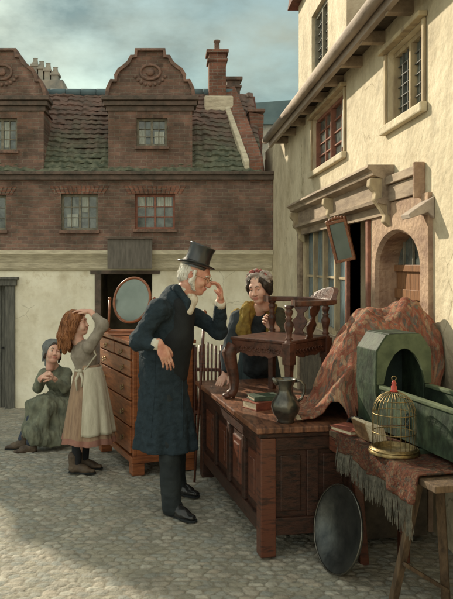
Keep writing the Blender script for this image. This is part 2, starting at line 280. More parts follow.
# ------------------------------------------------------------------ mesh helpers
OFF = {}
def tag(o, label=None, cat=None, group=None, kind=None):
    if label: o['label'] = label
    if cat: o['category'] = cat
    if group: o['group'] = group
    if kind: o['kind'] = kind
    return o
def thing(name, label, cat, loc, group=None):
    o = bpy.data.objects.new(name, None); COL.objects.link(o); o.location = loc; o.empty_display_size = .1
    OFF[o] = Vector(loc)
    return tag(o, label, cat, group)
def link_mesh(name, V, Fc, material, parent=None, smooth=False, bevel=0, matidx=None, loc=None):
    V = np.asarray(V, dtype=float)
    off = Vector((0, 0, 0))
    if parent is not None: off = OFF[parent]
    elif loc is not None: off = Vector(loc)
    if len(V): V = V - np.array(off)
    me = bpy.data.meshes.new(name)
    me.from_pydata(V.tolist(), [], Fc if isinstance(Fc, list) else Fc.tolist()); me.update()
    mats = material if isinstance(material, (list, tuple)) else [material]
    for m_ in mats: me.materials.append(m_)
    if matidx is not None: me.polygons.foreach_set('material_index', np.asarray(matidx, dtype=np.int32))
    if smooth: me.polygons.foreach_set('use_smooth', [True] * len(me.polygons))
    o = bpy.data.objects.new(name, me); COL.objects.link(o)
    if parent is not None:
        o.parent = parent; OFF[o] = off
    else:
        o.location = off; OFF[o] = off
    if bevel:
        b = o.modifiers.new('bevel', 'BEVEL'); b.width = bevel; b.segments = 2; b.limit_method = 'ANGLE'
        b.harden_normals = False
    return o

def frame_from(d, up=Vector((0, 0, 1))):
    d = d.normalized()
    if abs(d.dot(up)) > .98: up = Vector((1, 0, 0))
    s = up.cross(d).normalized(); u = d.cross(s).normalized()
    return s, u, d
class MB:
    def __init__(s): s.v = []; s.f = []
    def add(s, V, Fc):
        n = len(s.v); s.v += [tuple(p) for p in V]; s.f += [tuple(i + n for i in q) for q in Fc]; return s
    def box(s, c, size, R=None):
        c = Vector(c); h = Vector(size) / 2; V = []
        for x in (-1, 1):
            for y in (-1, 1):
                for z in (-1, 1):
                    p = Vector((x * h.x, y * h.y, z * h.z))
                    if R is not None: p = R @ p
                    V.append(c + p)
        return s.add(V, [(0, 1, 3, 2), (4, 6, 7, 5), (0, 4, 5, 1), (2, 3, 7, 6), (0, 2, 6, 4), (1, 5, 7, 3)])
    def bx(s, x0, x1, y0, y1, z0, z1): return s.box(((x0 + x1) / 2, (y0 + y1) / 2, (z0 + z1) / 2), (abs(x1 - x0), abs(y1 - y0), abs(z1 - z0)))
    def bar(s, a, b, w, d=None, up=Vector((0, 0, 1))):
        a = Vector(a); b = Vector(b); S_, U_, D_ = frame_from(b - a, up); d = d or w
        R = Matrix((S_, U_, D_)).transposed(); return s.box((a + b) / 2, (w, d, (b - a).length), R)
    def tube(s, pts, radii, n=10, cap=True, closed=False):
        pts = [Vector(p) for p in pts]
        if not isinstance(radii, (list, tuple)): radii = [radii] * len(pts)
        V = []; Fc = []; L = len(pts)
        prev = None
        for i, p in enumerate(pts):
            if closed: d = pts[(i + 1) % L] - pts[i - 1]
            else: d = pts[min(i + 1, L - 1)] - pts[max(i - 1, 0)]
            if d.length < 1e-9: d = Vector((0, 0, 1))
            d.normalize()
            if prev is None: s_, u_, _ = frame_from(d)
            else:
                s_ = prev - d * prev.dot(d)
                s_ = s_.normalized() if s_.length > 1e-6 else frame_from(d)[0]
                u_ = d.cross(s_)
            prev = s_
            for k in range(n):
                a = 2 * math.pi * k / n; V.append(p + (s_ * math.cos(a) + u_ * math.sin(a)) * radii[i])
        R = L if closed else L - 1
        for i in range(R):
            j = (i + 1) % L
            for k in range(n): Fc.append((i * n + k, i * n + (k + 1) % n, j * n + (k + 1) % n, j * n + k))
        if cap and not closed:
            Fc.append(tuple(range(n))[::-1]); Fc.append(tuple((L - 1) * n + k for k in range(n)))
        return s.add(V, Fc)
    def lathe(s, prof, origin, axis=Vector((0, 0, 1)), n=28, squash=1.0, ref=None, cap=True):
        """prof: list of (r, h)"""
        o = Vector(origin); S_, U_, D_ = frame_from(Vector(axis), ref or Vector((0, 0, 1)))
        V = []; Fc = []
        for r, h in prof:
            for k in range(n):
                a = 2 * math.pi * k / n; V.append(o + D_ * h + (S_ * math.cos(a) + U_ * math.sin(a) * squash) * max(r, 1e-4))
        for i in range(len(prof) - 1):
            for k in range(n): Fc.append((i * n + k, i * n + (k + 1) % n, (i + 1) * n + (k + 1) % n, (i + 1) * n + k))
        if cap:
            Fc.append(tuple(range(n))[::-1]); Fc.append(tuple((len(prof) - 1) * n + k for k in range(n)))
        return s.add(V, Fc)
    def prism(s, poly, f0, f1):
        """poly 2d points, f0/f1 map (u,v) -> 3d for front and back"""
        n = len(poly); V = [f0(*p) for p in poly] + [f1(*p) for p in poly]
        Fc = [tuple(range(n)), tuple(range(n, 2 * n))[::-1]] + [(i, i + n, (i + 1) % n + n, (i + 1) % n) for i in range(n)]
        return s.add(V, Fc)
    def grid(s, fn, nu, nv, closed_u=False):
        V = [fn(i / (nu - (0 if closed_u else 1)), j / (nv - 1)) for j in range(nv) for i in range(nu)]
        Fc = []
        for j in range(nv - 1):
            for i in range(nu if closed_u else nu - 1):
                Fc.append((j * nu + i, j * nu + (i + 1) % nu, (j + 1) * nu + (i + 1) % nu, (j + 1) * nu + i))
        return s.add(V, Fc)
    def ball(s, c, r, n=14, R=None):
        if not isinstance(r, (tuple, list)): r = (r, r, r)
        c = Vector(c)
        def fn(u, v):
            a = 2 * math.pi * u; b = math.pi * (v - .5)
            p = Vector((r[0] * math.cos(a) * math.cos(b), r[1] * math.sin(a) * math.cos(b), r[2] * math.sin(b)))
            return c + (R @ p if R is not None else p)
        return s.grid(fn, n, n // 2 + 2, True)
    def build(s, name, m, parent=None, smooth=False, bevel=0, loc=None):
        return link_mesh(name, s.v, s.f, m, parent, smooth, bevel, loc=loc)

def holes_wall(mb, u0, u1, v0, v1, holes, fn, depth, u_seg=2.0):
    """rectangle with rectangular holes and reveals; fn(u,v,w) -> 3d, w = 0 outside face, depth inside"""
    us = sorted(set([u0, u1] + [h[0] for h in holes] + [h[1] for h in holes])); us = [u for u in us if u0 <= u <= u1]
    vs = sorted(set([v0, v1] + [h[2] for h in holes] + [h[3] for h in holes])); vs = [v for v in vs if v0 <= v <= v1]
    def inh(u, v): return any(h[0] < u < h[1] and h[2] < v < h[3] for h in holes)
    for i in range(len(us) - 1):
        for j in range(len(vs) - 1):
            a, b, c, d = us[i], us[i + 1], vs[j], vs[j + 1]
            if inh((a + b) / 2, (c + d) / 2): continue
            for w in (0, depth): mb.add([fn(a, c, w), fn(b, c, w), fn(b, d, w), fn(a, d, w)], [(0, 1, 2, 3) if w == 0 else (3, 2, 1, 0)])
    for a, b, c, d in list(holes) + [(u0, u1, v0, v1)]:
        for q in ((a, c, b, c), (b, c, b, d), (b, d, a, d), (a, d, a, c)):
            mb.add([fn(q[0], q[1], 0), fn(q[2], q[3], 0), fn(q[2], q[3], depth), fn(q[0], q[1], depth)], [(0, 1, 2, 3)])

# ------------------------------------------------------------------ signed distance modelling
class SDF:
    def __init__(s, lo, hi, h):
        s.lo = np.array(lo, float); s.h = h
        s.n = (np.ceil((np.array(hi) - s.lo) / h).astype(int) + 1)
        s.a = np.full(tuple(s.n), .08, np.float32)
    def _sl(s, lo, hi, pad):
        a = np.clip(np.floor((np.array(lo) - pad - s.lo) / s.h).astype(int), 0, s.n - 1)
        b = np.clip(np.ceil((np.array(hi) + pad - s.lo) / s.h).astype(int) + 1, 1, s.n)
        g = [s.lo[i] + s.h * np.arange(a[i], b[i]) for i in range(3)]
        X, Y, Z = np.meshgrid(*g, indexing='ij', sparse=True)
        return tuple(slice(a[i], b[i]) for i in range(3)), X.astype(np.float32), Y.astype(np.float32), Z.astype(np.float32)
    def op(s, lo, hi, fn, k=.01, mode='u', pad=None):
        sl, X, Y, Z = s._sl(lo, hi, (pad if pad is not None else k * 1.5 + 3 * s.h))
        if any(q.stop <= q.start for q in sl): return
        d = fn(X, Y, Z).astype(np.float32); A = s.a[sl]
        if mode == 'u':
            if k > 0:
                hh = np.maximum(k - np.abs(A - d), 0) / k; s.a[sl] = np.minimum(A, d) - hh * hh * k * .25
            else: s.a[sl] = np.minimum(A, d)
        else:
            d = -d
            hh = np.maximum(k - np.abs(A - d), 0) / max(k, 1e-6); s.a[sl] = np.maximum(A, d) + hh * hh * k * .25
    def cap(s, a, b, ra, rb=None, k=.012, mode='u', flat=None):
        rb = ra if rb is None else rb; a = np.array(a, float); b = np.array(b, float); r = max(ra, rb)
        ab = b - a
        def fn(X, Y, Z):
            px, py, pz = X - a[0], Y - a[1], Z - a[2]
            t = np.clip((px * ab[0] + py * ab[1] + pz * ab[2]) / max((ab ** 2).sum(), 1e-9), 0, 1)
            qx, qy, qz = px - t * ab[0], py - t * ab[1], pz - t * ab[2]
            sc = 1
            if flat is not None:
                f = np.array(flat[0], float); f /= np.linalg.norm(f); e = qx * f[0] + qy * f[1] + qz * f[2]; m_ = flat[1] - 1
                qx, qy, qz = qx + e * m_ * f[0], qy + e * m_ * f[1], qz + e * m_ * f[2]; sc = 1 / math.sqrt(flat[1]) if flat[1] > 1 else 1
            return (np.sqrt(qx * qx + qy * qy + qz * qz) - (ra + (rb - ra) * t)) * sc
        s.op(np.minimum(a, b) - r * 1.05, np.maximum(a, b) + r * 1.05, fn, k, mode)
    def chain(s, pts, rs, k=.012, flat=None):
        for i in range(len(pts) - 1): s.cap(pts[i], pts[i + 1], rs[i], rs[i + 1], k, flat=flat)
    def ell(s, c, r, R=None, k=.012, mode='u'):
        c = np.array(c, float); r = np.array(r if isinstance(r, (tuple, list)) else (r, r, r), float); rm = r.max()
        Rm = np.eye(3) if R is None else np.array(R)[:3, :3]
        def fn(X, Y, Z):
            px, py, pz = X - c[0], Y - c[1], Z - c[2]
            q = [(Rm[0, i] * px + Rm[1, i] * py + Rm[2, i] * pz) / r[i] for i in range(3)]
            k0 = np.sqrt(q[0] ** 2 + q[1] ** 2 + q[2] ** 2); k1 = np.sqrt((q[0] / r[0]) ** 2 + (q[1] / r[1]) ** 2 + (q[2] / r[2]) ** 2)
            return k0 * (k0 - 1) / np.maximum(k1, 1e-5)
        s.op(c - rm, c + rm, fn, k, mode)
    def mesh(s):
        A = s.a; ins = A < 0
        c = [(i, j, k) for i in (0, 1) for j in (0, 1) for k in (0, 1)]
        nx, ny, nz = A.shape
        cnt = np.zeros((nx - 1, ny - 1, nz - 1), np.int8)
        for i, j, k in c: cnt += ins[i:nx - 1 + i, j:ny - 1 + j, k:nz - 1 + k]
        act = (cnt > 0) & (cnt < 8)
        idx = np.argwhere(act)
        vals = np.stack([A[idx[:, 0] + i, idx[:, 1] + j, idx[:, 2] + k] for i, j, k in c], 1)
        cc = np.array(c, float); acc = np.zeros((len(idx), 3)); w = np.zeros(len(idx))
        for a in range(8):
            for b in range(a + 1, 8):
                if np.abs(cc[a] - cc[b]).sum() != 1: continue
                va, vb = vals[:, a], vals[:, b]; m_ = (va < 0) != (vb < 0)
                t = np.where(m_, va / np.where(m_, va - vb, 1), 0)[:, None]
                p = cc[a] + (cc[b] - cc[a]) * t
                acc[m_] += p[m_]; w[m_] += 1
        V = s.lo + s.h * (idx + acc / w[:, None])
        vid = np.full(act.shape, -1, np.int64); vid[act] = np.arange(len(idx))
        Q = []
        for ax in range(3):
            sh = [slice(0, None)] * 3; sa = list(sh); sb = list(sh); sa[ax] = slice(0, -1); sb[ax] = slice(1, None)
            e = ins[tuple(sa)] != ins[tuple(sb)]
            o1, o2 = [q for q in range(3) if q != ax]
            pt = np.argwhere(e); ok = (pt[:, o1] > 0) & (pt[:, o2] > 0) & (pt[:, o1] < A.shape[o1] - 1) & (pt[:, o2] < A.shape[o2] - 1)
            pt = pt[ok]; fl = ins[tuple(pt.T)]
            def g(d1, d2):
                q = pt.copy(); q[:, o1] -= d1; q[:, o2] -= d2; return vid[tuple(q.T)]
            q = np.stack([g(1, 1), g(0, 1), g(0, 0), g(1, 0)], 1)
            if ax == 1: q = q[:, ::-1]
            q[~fl] = q[~fl][:, ::-1]
            Q.append(q)
        return V, np.concatenate(Q)

def vnoise(Pn, seed=0):
    """smooth value noise, vectorised; Pn (n,3)"""
    i = np.floor(Pn).astype(np.int64); f = Pn - i; f = f * f * (3 - 2 * f); out = 0
    for a in (0, 1):
        for b in (0, 1):
            for c in (0, 1):
                h = ((i[:, 0] + a) * 73856093 ^ (i[:, 1] + b) * 19349663 ^ (i[:, 2] + c) * 83492791 ^ seed * 2654435761) & 0xffffffff
                h = (h ^ (h >> 13)) * 1274126177 & 0xffffffff; h = (h ^ (h >> 16)) & 0xffff
                out = out + (h / 65535.) * (f[:, 0] if a else 1 - f[:, 0]) * (f[:, 1] if b else 1 - f[:, 1]) * (f[:, 2] if c else 1 - f[:, 2])
    return out * 2 - 1
def normals(V, Q):
    n = np.cross(V[Q[:, 2]] - V[Q[:, 0]], V[Q[:, 3]] - V[Q[:, 1]]); vn = np.zeros_like(V)
    for k in range(4):
        for a in range(3): vn[:, a] += np.bincount(Q[:, k], n[:, a], len(V))
    return vn / np.maximum(np.linalg.norm(vn, axis=1), 1e-12)[:, None]
def relax(V, Q, it=2, f=.5):
    for _ in range(it):
        acc = np.zeros_like(V); w = np.zeros(len(V))
        for k in range(4):
            a, b = Q[:, k], Q[:, (k + 1) % 4]
            for ax in range(3):
                acc[:, ax] += np.bincount(a, V[b, ax], len(V)) + np.bincount(b, V[a, ax], len(V))
            w += np.bincount(a, minlength=len(V)) + np.bincount(b, minlength=len(V))
        V = V + f * (acc / w[:, None] - V)
    return V
def sdf_obj(sd, name, material, parent, folds=None, it=2, matfn=None):
    V, Q = sd.mesh(); V = relax(V, Q, it)
    if folds:
        n = normals(V, Q)
        for amp, sc, seed in folds:
            d = vnoise(V * np.array(sc), seed); V = V + n * (amp * d)[:, None]
    mi = None
    if matfn is not None: mi = matfn(V[Q].mean(1))
    return link_mesh(name, V, Q, material, parent, smooth=True, matidx=mi)

def seam(name, o, pts, direction, material, parent, r=.003, n=40, lift=.0):
    """a stitched edge or seam that lies on the surface of cloth o"""
    from mathutils.bvhtree import BVHTree
    me = o.data; off = OFF[o]; bv = BVHTree.FromPolygons([v.co for v in me.vertices], [tuple(p.vertices) for p in me.polygons]); d = Vector(direction).normalized(); out = []
    L = [Vector(p) for p in pts]
    for i in range(n):
        t = i / (n - 1) * (len(L) - 1); k = min(int(t), len(L) - 2); q = L[k].lerp(L[k + 1], t - k)
        h = bv.ray_cast(q - off - d * .6, d)
        if h[0] is not None: out.append(h[0] + off - d * lift)
    if len(out) > 2: MB().tube(out, r, 6).build(name, material, parent, True)
    return out

# ------------------------------------------------------------------ heads and hands
def head_matrix(c, fwd, up, s):
    f = Vector(fwd).normalized(); u = Vector(up); l = u.cross(f).normalized(); u = f.cross(l).normalized()
    R = Matrix((f, l, u)).transposed()
    return Vector(c), R, s
def head_sdf(sd, H, fem=0, old=0, child=0):
    c, R, s = H
    def T(x, y, z): return c + R @ (Vector((x, y, z)) * s)
    def E(p, r, k=.012, mode='u'): sd.ell(T(*p), tuple(q * s for q in r), R, k * s, mode)
    def Cp(a, b, ra, rb, k=.012, mode='u'): sd.cap(T(*a), T(*b), ra * s, rb * s, k * s, mode)
    E((-.014, 0, .034), (.094, .074, .084), .01)
    E((.030, 0, -.025), (.055, .057, .078), .03)
    Cp((-.005, .028, -.058), (.058, .012, -.086), .030, .022, .03); Cp((-.005, -.028, -.058), (.058, -.012, -.086), .030, .022, .03)
    E((.066, 0, -.090), (.019, .021, .018), .016)
    Cp((.072, -.030, .022), (.072, .030, .022), .015, .015, .02)
    for y in (-1, 1):
        E((.098, y * .031, -.001), (.019, .019, .014), .012, 's')
        E((.060, y * .040, -.032), (.026, .022, .024), .022)
        E((-.006, y * .076, -.010), (.017, .008, .029), .006)
        E((.006, y * .083, -.004), (.008, .006, .014), .004, 's')
        E((.100, y * .010, -.038), (.010, .009, .008), .008)
    Cp((.085, 0, .006 - .004 * child), (.108 - .006 * fem - .005 * child, 0, -.030 + .002 * child), .009 + .002 * old, .0125 + .003 * old - .0015 * fem - .001 * child, .012)
    if fem:
        for y in (-1, 1): E((.062, y * .036, -.045), (.024, .022, .024), .022)
    E((.086, 0, -.058), (.015, .024, .008), .008); E((.084, 0, -.069), (.014, .020, .008), .008)
    Cp((.104, -.02, -.0632), (.104, .02, -.0632), .006, .006, .004, 's')
    Cp((-.02, 0, -.05), (-.035, 0, -.15), .052 - .008 * fem, .050 - .008 * fem, .03)
def eyes(H, parent, brow=None, bw=.0035):
    c, R, sc = H
    if brow is not None:
        for y in (-1, 1): MB().tube([c + R @ (Vector(q) * sc) for q in ((.0905, y * .014, .020), (.0905, y * .028, .026), (.082, y * .044, .022))], [bw * .8, bw, bw * .4], 6).build('eyebrow', brow, parent, True)
    for y in (-1, 1):
        mb = MB(); p = c + R @ (Vector((.0695, y * .031, -.001)) * sc); mb.ball(p, .0122 * sc, 16)
        o = mb.build('eye', [M['eyew'], M['iris']], parent, True)
        g = p + R @ (Vector((.0122, 0, -.001)) * sc)
        mi = [1 if (Vector(pl.center) + OFF[parent] - g).length < .0068 * sc else 0 for pl in o.data.polygons]
        o.data.polygons.foreach_set('material_index', mi)
        # upper lid
        mb = MB(); mb.ball(c + R @ (Vector((.0700, y * .031, .0048)) * sc), (.0130 * sc, .0160 * sc, .0082 * sc), 14, R); 
        mb.build('eyelid', parent_skin[parent], parent, True)
parent_skin = {}
def lips_fn(H, extra=None):
    c, R, s = H; Rn = np.array(R).T; cn = np.array(c)
    def fn(C):
        q = (C - cn) @ Rn.T / s
        m_ = (q[:, 0] > .088) & (np.abs(q[:, 1]) < .021) & (np.abs(q[:, 2] + .0625) < .009)
        return m_.astype(np.int32)
    return fn
def hand_sdf(sd, w, d, n, th, s=1.0, curl=(.5, .5, .5, .5), spread=.1, thumb=.6, k=.005):
    """w wrist, d direction of the fingers, n palm normal (direction the palm faces), th side of the thumb"""
    w = Vector(w); d = Vector(d).normalized(); n = Vector(n); n = (n - d * n.dot(d)).normalized(); t = Vector(th); t = (t - d * t.dot(d) - n * t.dot(n)).normalized()
    R = Matrix((d, t, n)).transposed()
    sd.cap(w - d * .02 * s, w + d * .015 * s, .025 * s, .026 * s, .01, flat=(n, 1.3))
    sd.ell(w + d * .052 * s, (.050 * s, .040 * s, .0165 * s), R, .012)
    L = (.042, .046, .043, .034); r = .0088 * s
    for i in range(4):
        off = (.028 - .0185 * i)
        p = w + d * (.088 - .004 * abs(i - 1.3)) * s + t * off * s
        dd = (d + t * (off * spread * 14)).normalized(); ang = 0
        sd.cap(w + d * .045 * s + t * off * .7 * s, p, .011 * s, r * 1.05, .006)
        for j, ll in enumerate((1, .66, .5)):
            ang += curl[i] * (.9, 1.15, .8)[j]
            e = dd * math.cos(ang) + n * math.sin(ang); q = p + e * L[i] * ll * s
            rr = r * (1, .92, .84)[j]
            sd.cap(p, q, rr, rr * .93, k * .6); p = q
    b = w + d * .028 * s + t * .026 * s + n * .004 * s
    e = (d * .72 + t * .72 * (1.1 - thumb * .4) + n * thumb * .6).normalized(); m1 = b + e * .034 * s
    sd.cap(w + d * .02 * s + t * .012 * s, b, .016 * s, .014 * s, .008); sd.cap(b, m1, .0135 * s, .0105 * s, .008)
    e2 = (d * .95 + t * .25 + n * thumb * .9).normalized(); m2 = m1 + e2 * .028 * s; sd.cap(m1, m2, .0105 * s, .0095 * s, .004)
    e3 = (d * .95 - t * .05 + n * thumb).normalized(); sd.cap(m2, m2 + e3 * .02 * s, .0095 * s, .008 * s, .004)

def shoe(name, heel, toe, m, parent, s=1.0, ankle=.09, w=.046, shaft=.04):
    """shoe with sole, as one part (+ sole child)"""
    heel = Vector(heel); toe = Vector(toe); d = (toe - heel); L = d.length; d.normalize(); sdv = Vector((0, 0, 1)).cross(d).normalized(); z = heel.z
    lo = [min(heel[i], toe[i]) - .1 for i in range(3)]; hi = [max(heel[i], toe[i]) + .1 for i in range(3)]; hi[2] = z + ankle + .06; lo[2] = z - .02
    sd = SDF(lo, hi, .004)
    def T(x, y, zz): return heel + d * x * L + sdv * y + Vector((0, 0, zz))
    sd.cap(T(.12, 0, .036 * s), T(.12, 0, ankle), .036 * s, shaft * s, .02)
    sd.cap(T(.14, 0, .034 * s), T(.62, 0, .032 * s), .034 * s, w * .85 * s, .03, flat=((0, 0, 1), 1.15))
    sd.cap(T(.55, 0, .026 * s), T(.86, 0, .024 * s), w * .85 * s, w * .66 * s, .02, flat=((0, 0, 1), 1.5))
    sd.cap(T(.2, 0, .07 * s), T(.55, 0, .045 * s), .034 * s, .03 * s, .02)
    lo_z = z + .010
    sd.op([v for v in lo], [hi[0], hi[1], lo_z], lambda X, Y, Z: (Z - lo_z) + 0 * X + 0 * Y, .003, 's')
    o = sdf_obj(sd, name, m, parent, folds=[(.0016, (60, 60, 60), 3)])
    poly = []
    for t_, hw in ((-.04, .022), (.02, .034), (.2, .034), (.38, .030), (.6, .044), (.78, .044), (.93, .033), (1.0, .014)):
        poly.append((t_, hw * s))
    pts = [(a, b) for a, b in poly] + [(a, -b) for a, b in poly[::-1]]
    mb = MB(); mb.prism(pts, lambda a, b: T(a, b, .013 * s), lambda a, b: T(a, b, 0.001)); mb.bx(0, 0, 0, 0, 0, 0) if False else None
    mb.build('sole', M['black'], o, bevel=.002)
    return o
# ------------------------------------------------------------------ ground: one cobbled sheet
GB = -.63
def ground_z(Y):
    Y = np.asarray(Y, float); t = np.clip((Y - 6) / 5.0, 0, 1)
    return GB * t
def make_ground():
    def axis(a, b, fine, far):
        c = np.arange(a, b + 1e-6, fine); l = -np.geomspace(1, far + a * 0 + 1, 26)[1:][::-1] + 1 + a; r = np.geomspace(1, far + 1, 26)[1:] - 1 + b
        return np.concatenate([l, c, r])
    xs = axis(-2.7, 1.8, .0125, 300); ys = axis(3.2, 11.2, .0145, 300)
    X, Y = np.meshgrid(xs, ys, indexing='ij')
    sx, sy = .078, .050
    row = np.floor(Y / sy)
    best = np.full(X.shape, 9.); sec = np.full(X.shape, 9.); cid = np.zeros(X.shape)
    def hsh(a, b, k): 
        v = np.sin(a * 127.1 + b * 311.7 + k * 74.7) * 43758.5453; return v - np.floor(v)
    for dj in (-1, 0, 1):
        r = row + dj; sh = .5 * (np.mod(r, 2)) ; col = np.floor(X / sx - sh)
        for di in (-1, 0, 1):
            c = col + di
            px = (c + sh + .5 + (hsh(c, r, 1) - .5) * .75) * sx; py = (r + .5 + (hsh(c, r, 2) - .5) * .62) * sy
            e = ((np.abs(X - px) / sx) ** 2.4 + (np.abs(Y - py) / sy) ** 2.4) ** (1 / 2.4)
            nb = e < best
            sec = np.where(nb, best, np.minimum(sec, e)); cid = np.where(nb, hsh(c, r, 5), cid); best = np.where(nb, e, best)
    gap = np.clip((sec - best) / .42, 0, 1); gap = gap * gap * (3 - 2 * gap)
    fine = (X > -2.7) & (X < 1.8) & (Y > 3.2) & (Y < 11.2)
    flat = np.stack([X.ravel(), Y.ravel(), np.zeros(X.size)], 1)
    n1 = vnoise(flat * 2.1, 4).reshape(X.shape); n2 = vnoise(flat * 34, 5).reshape(X.shape)
    Z = ground_z(Y) + np.where(fine, -.006 + gap * (.004 + .005 * cid) + .0025 * n2 * gap + .008 * n1, 0)
    V = np.stack([X, Y, Z], -1).reshape(-1, 3)
    nx, ny = X.shape; i = np.arange(nx * ny).reshape(nx, ny)
    Q = np.stack([i[:-1, :-1], i[1:, :-1], i[1:, 1:], i[:-1, 1:]], -1).reshape(-1, 4)
    me = bpy.data.meshes.new('ground'); me.vertices.add(len(V)); me.vertices.foreach_set('co', V.ravel().astype(np.float32))
    me.loops.add(len(Q) * 4); me.loops.foreach_set('vertex_index', Q.ravel().astype(np.int32))
    me.polygons.add(len(Q)); me.polygons.foreach_set('loop_start', (np.arange(len(Q)) * 4).astype(np.int32))
    me.update(calc_edges=True); me.polygons.foreach_set('use_smooth', np.ones(len(Q), bool))
    at = me.color_attributes.new('stone', 'FLOAT_COLOR', 'POINT')
    d = np.stack([cid.ravel(), gap.ravel(), np.zeros(cid.size), np.ones(cid.size)], 1); at.data.foreach_set('color', d.ravel().astype(np.float32))
    m = bpy.data.materials.new('cobbles'); m.use_nodes = True; t = m.node_tree; p = t.nodes['Principled BSDF']; p.inputs['Roughness'].default_value = .8; p.inputs['Specular IOR Level'].default_value = .25
    a = N(t, 'ShaderNodeVertexColor', layer_name='stone'); sp = N(t, 'ShaderNodeSeparateColor'); t.links.new(a.outputs[0], sp.inputs[0])
    r = N(t, 'ShaderNodeValToRGB'); e = r.color_ramp.elements; e[0].color = (.28, .275, .235, 1); e[1].color = (.45, .44, .39, 1)
    for q, c in ((.25, (.37, .35, .29)), (.5, (.31, .325, .305)), (.75, (.38, .345, .29))):
        k = e.new(q); k.color = rgb(c)
    t.links.new(sp.outputs[0], r.inputs[0])
    tc = N(t, 'ShaderNodeTexCoord'); nz = N(t, 'ShaderNodeTexNoise'); nz.inputs['Scale'].default_value = 2.4; nz.inputs['Detail'].default_value = 9; nz.inputs['Roughness'].default_value = .7
    t.links.new(tc.outputs['Object'], nz.inputs[0])
    r2 = N(t, 'ShaderNodeValToRGB'); r2.color_ramp.elements[0].position = .3; r2.color_ramp.elements[1].position = .7
    r2.color_ramp.elements[0].color = (.62, .62, .6, 1); r2.color_ramp.elements[1].color = (1.15, 1.12, 1.05, 1); t.links.new(nz.outputs[0], r2.inputs[0])
    mx = N(t, 'ShaderNodeMix', data_type='RGBA', blend_type='MULTIPLY'); mx.inputs[0].default_value = 1; t.links.new(r.outputs[0], mx.inputs[6]); t.links.new(r2.outputs[0], mx.inputs[7])
    dirt = N(t, 'ShaderNodeMix', data_type='RGBA'); dirt.inputs[6].default_value = (.21, .19, .145, 1)
    mr = N(t, 'ShaderNodeMapRange'); mr.inputs[1].default_value = .0; mr.inputs[2].default_value = .5; t.links.new(sp.outputs[1], mr.inputs[0]); t.links.new(mr.outputs[0], dirt.inputs[0]); t.links.new(mx.outputs[2], dirt.inputs[7])
    t.links.new(dirt.outputs[2], p.inputs['Base Color'])
    nb = N(t, 'ShaderNodeTexNoise'); nb.inputs['Scale'].default_value = 45; nb.inputs['Detail'].default_value = 6; t.links.new(tc.outputs['Object'], nb.inputs[0])
    bp = N(t, 'ShaderNodeBump'); bp.inputs['Strength'].default_value = .6; bp.inputs['Distance'].default_value = .012; t.links.new(nb.outputs[0], bp.inputs['Height']); t.links.new(bp.outputs[0], p.inputs['Normal'])
    me.materials.append(m)
    o = bpy.data.objects.new('ground', me); COL.objects.link(o); o['kind'] = 'structure'; o['label'] = 'worn uneven cobblestones of the courtyard'
make_ground()

# ------------------------------------------------------------------ the brick house across the yard
BY = 11.0; K = F / BY
def BX(x): return (x - CX) / K
def BZ(y): return EYE - (y - HY) / K
XE = 1.617                                            # right end of the brick house
house = thing('brick_house', 'old brown brick house with curved gables above a cream plastered ground floor', 'house', (-3, BY, GB))
GC = [BX(150.2) - 2.334 * i for i in range(5)]       # gable centres; the left three, out of view, are added for their shadows
UW = [(-14.5, 15.5), (136, 167)]
def wnd(xa, xb, ya, yb): return (BX(xa), BX(xb), BZ(yb), BZ(ya))
low_w = [wnd(-30, 6, 195, 230), wnd(61, 98, 194, 230), wnd(135, 175, 194, 229)]
up_w = [wnd(-14, 17, 118, 150), wnd(136.5, 167, 118, 146)]
mb = MB(); holes_wall(mb, -12.5, XE, BZ(250), BZ(172), low_w, lambda u, v, w: (u, BY + w, v), .22)
mb.bx(-12.5, XE, BY + .22, 14.0, BZ(250), BZ(250) + .05)
mb.build('wall', M['brick'], house)
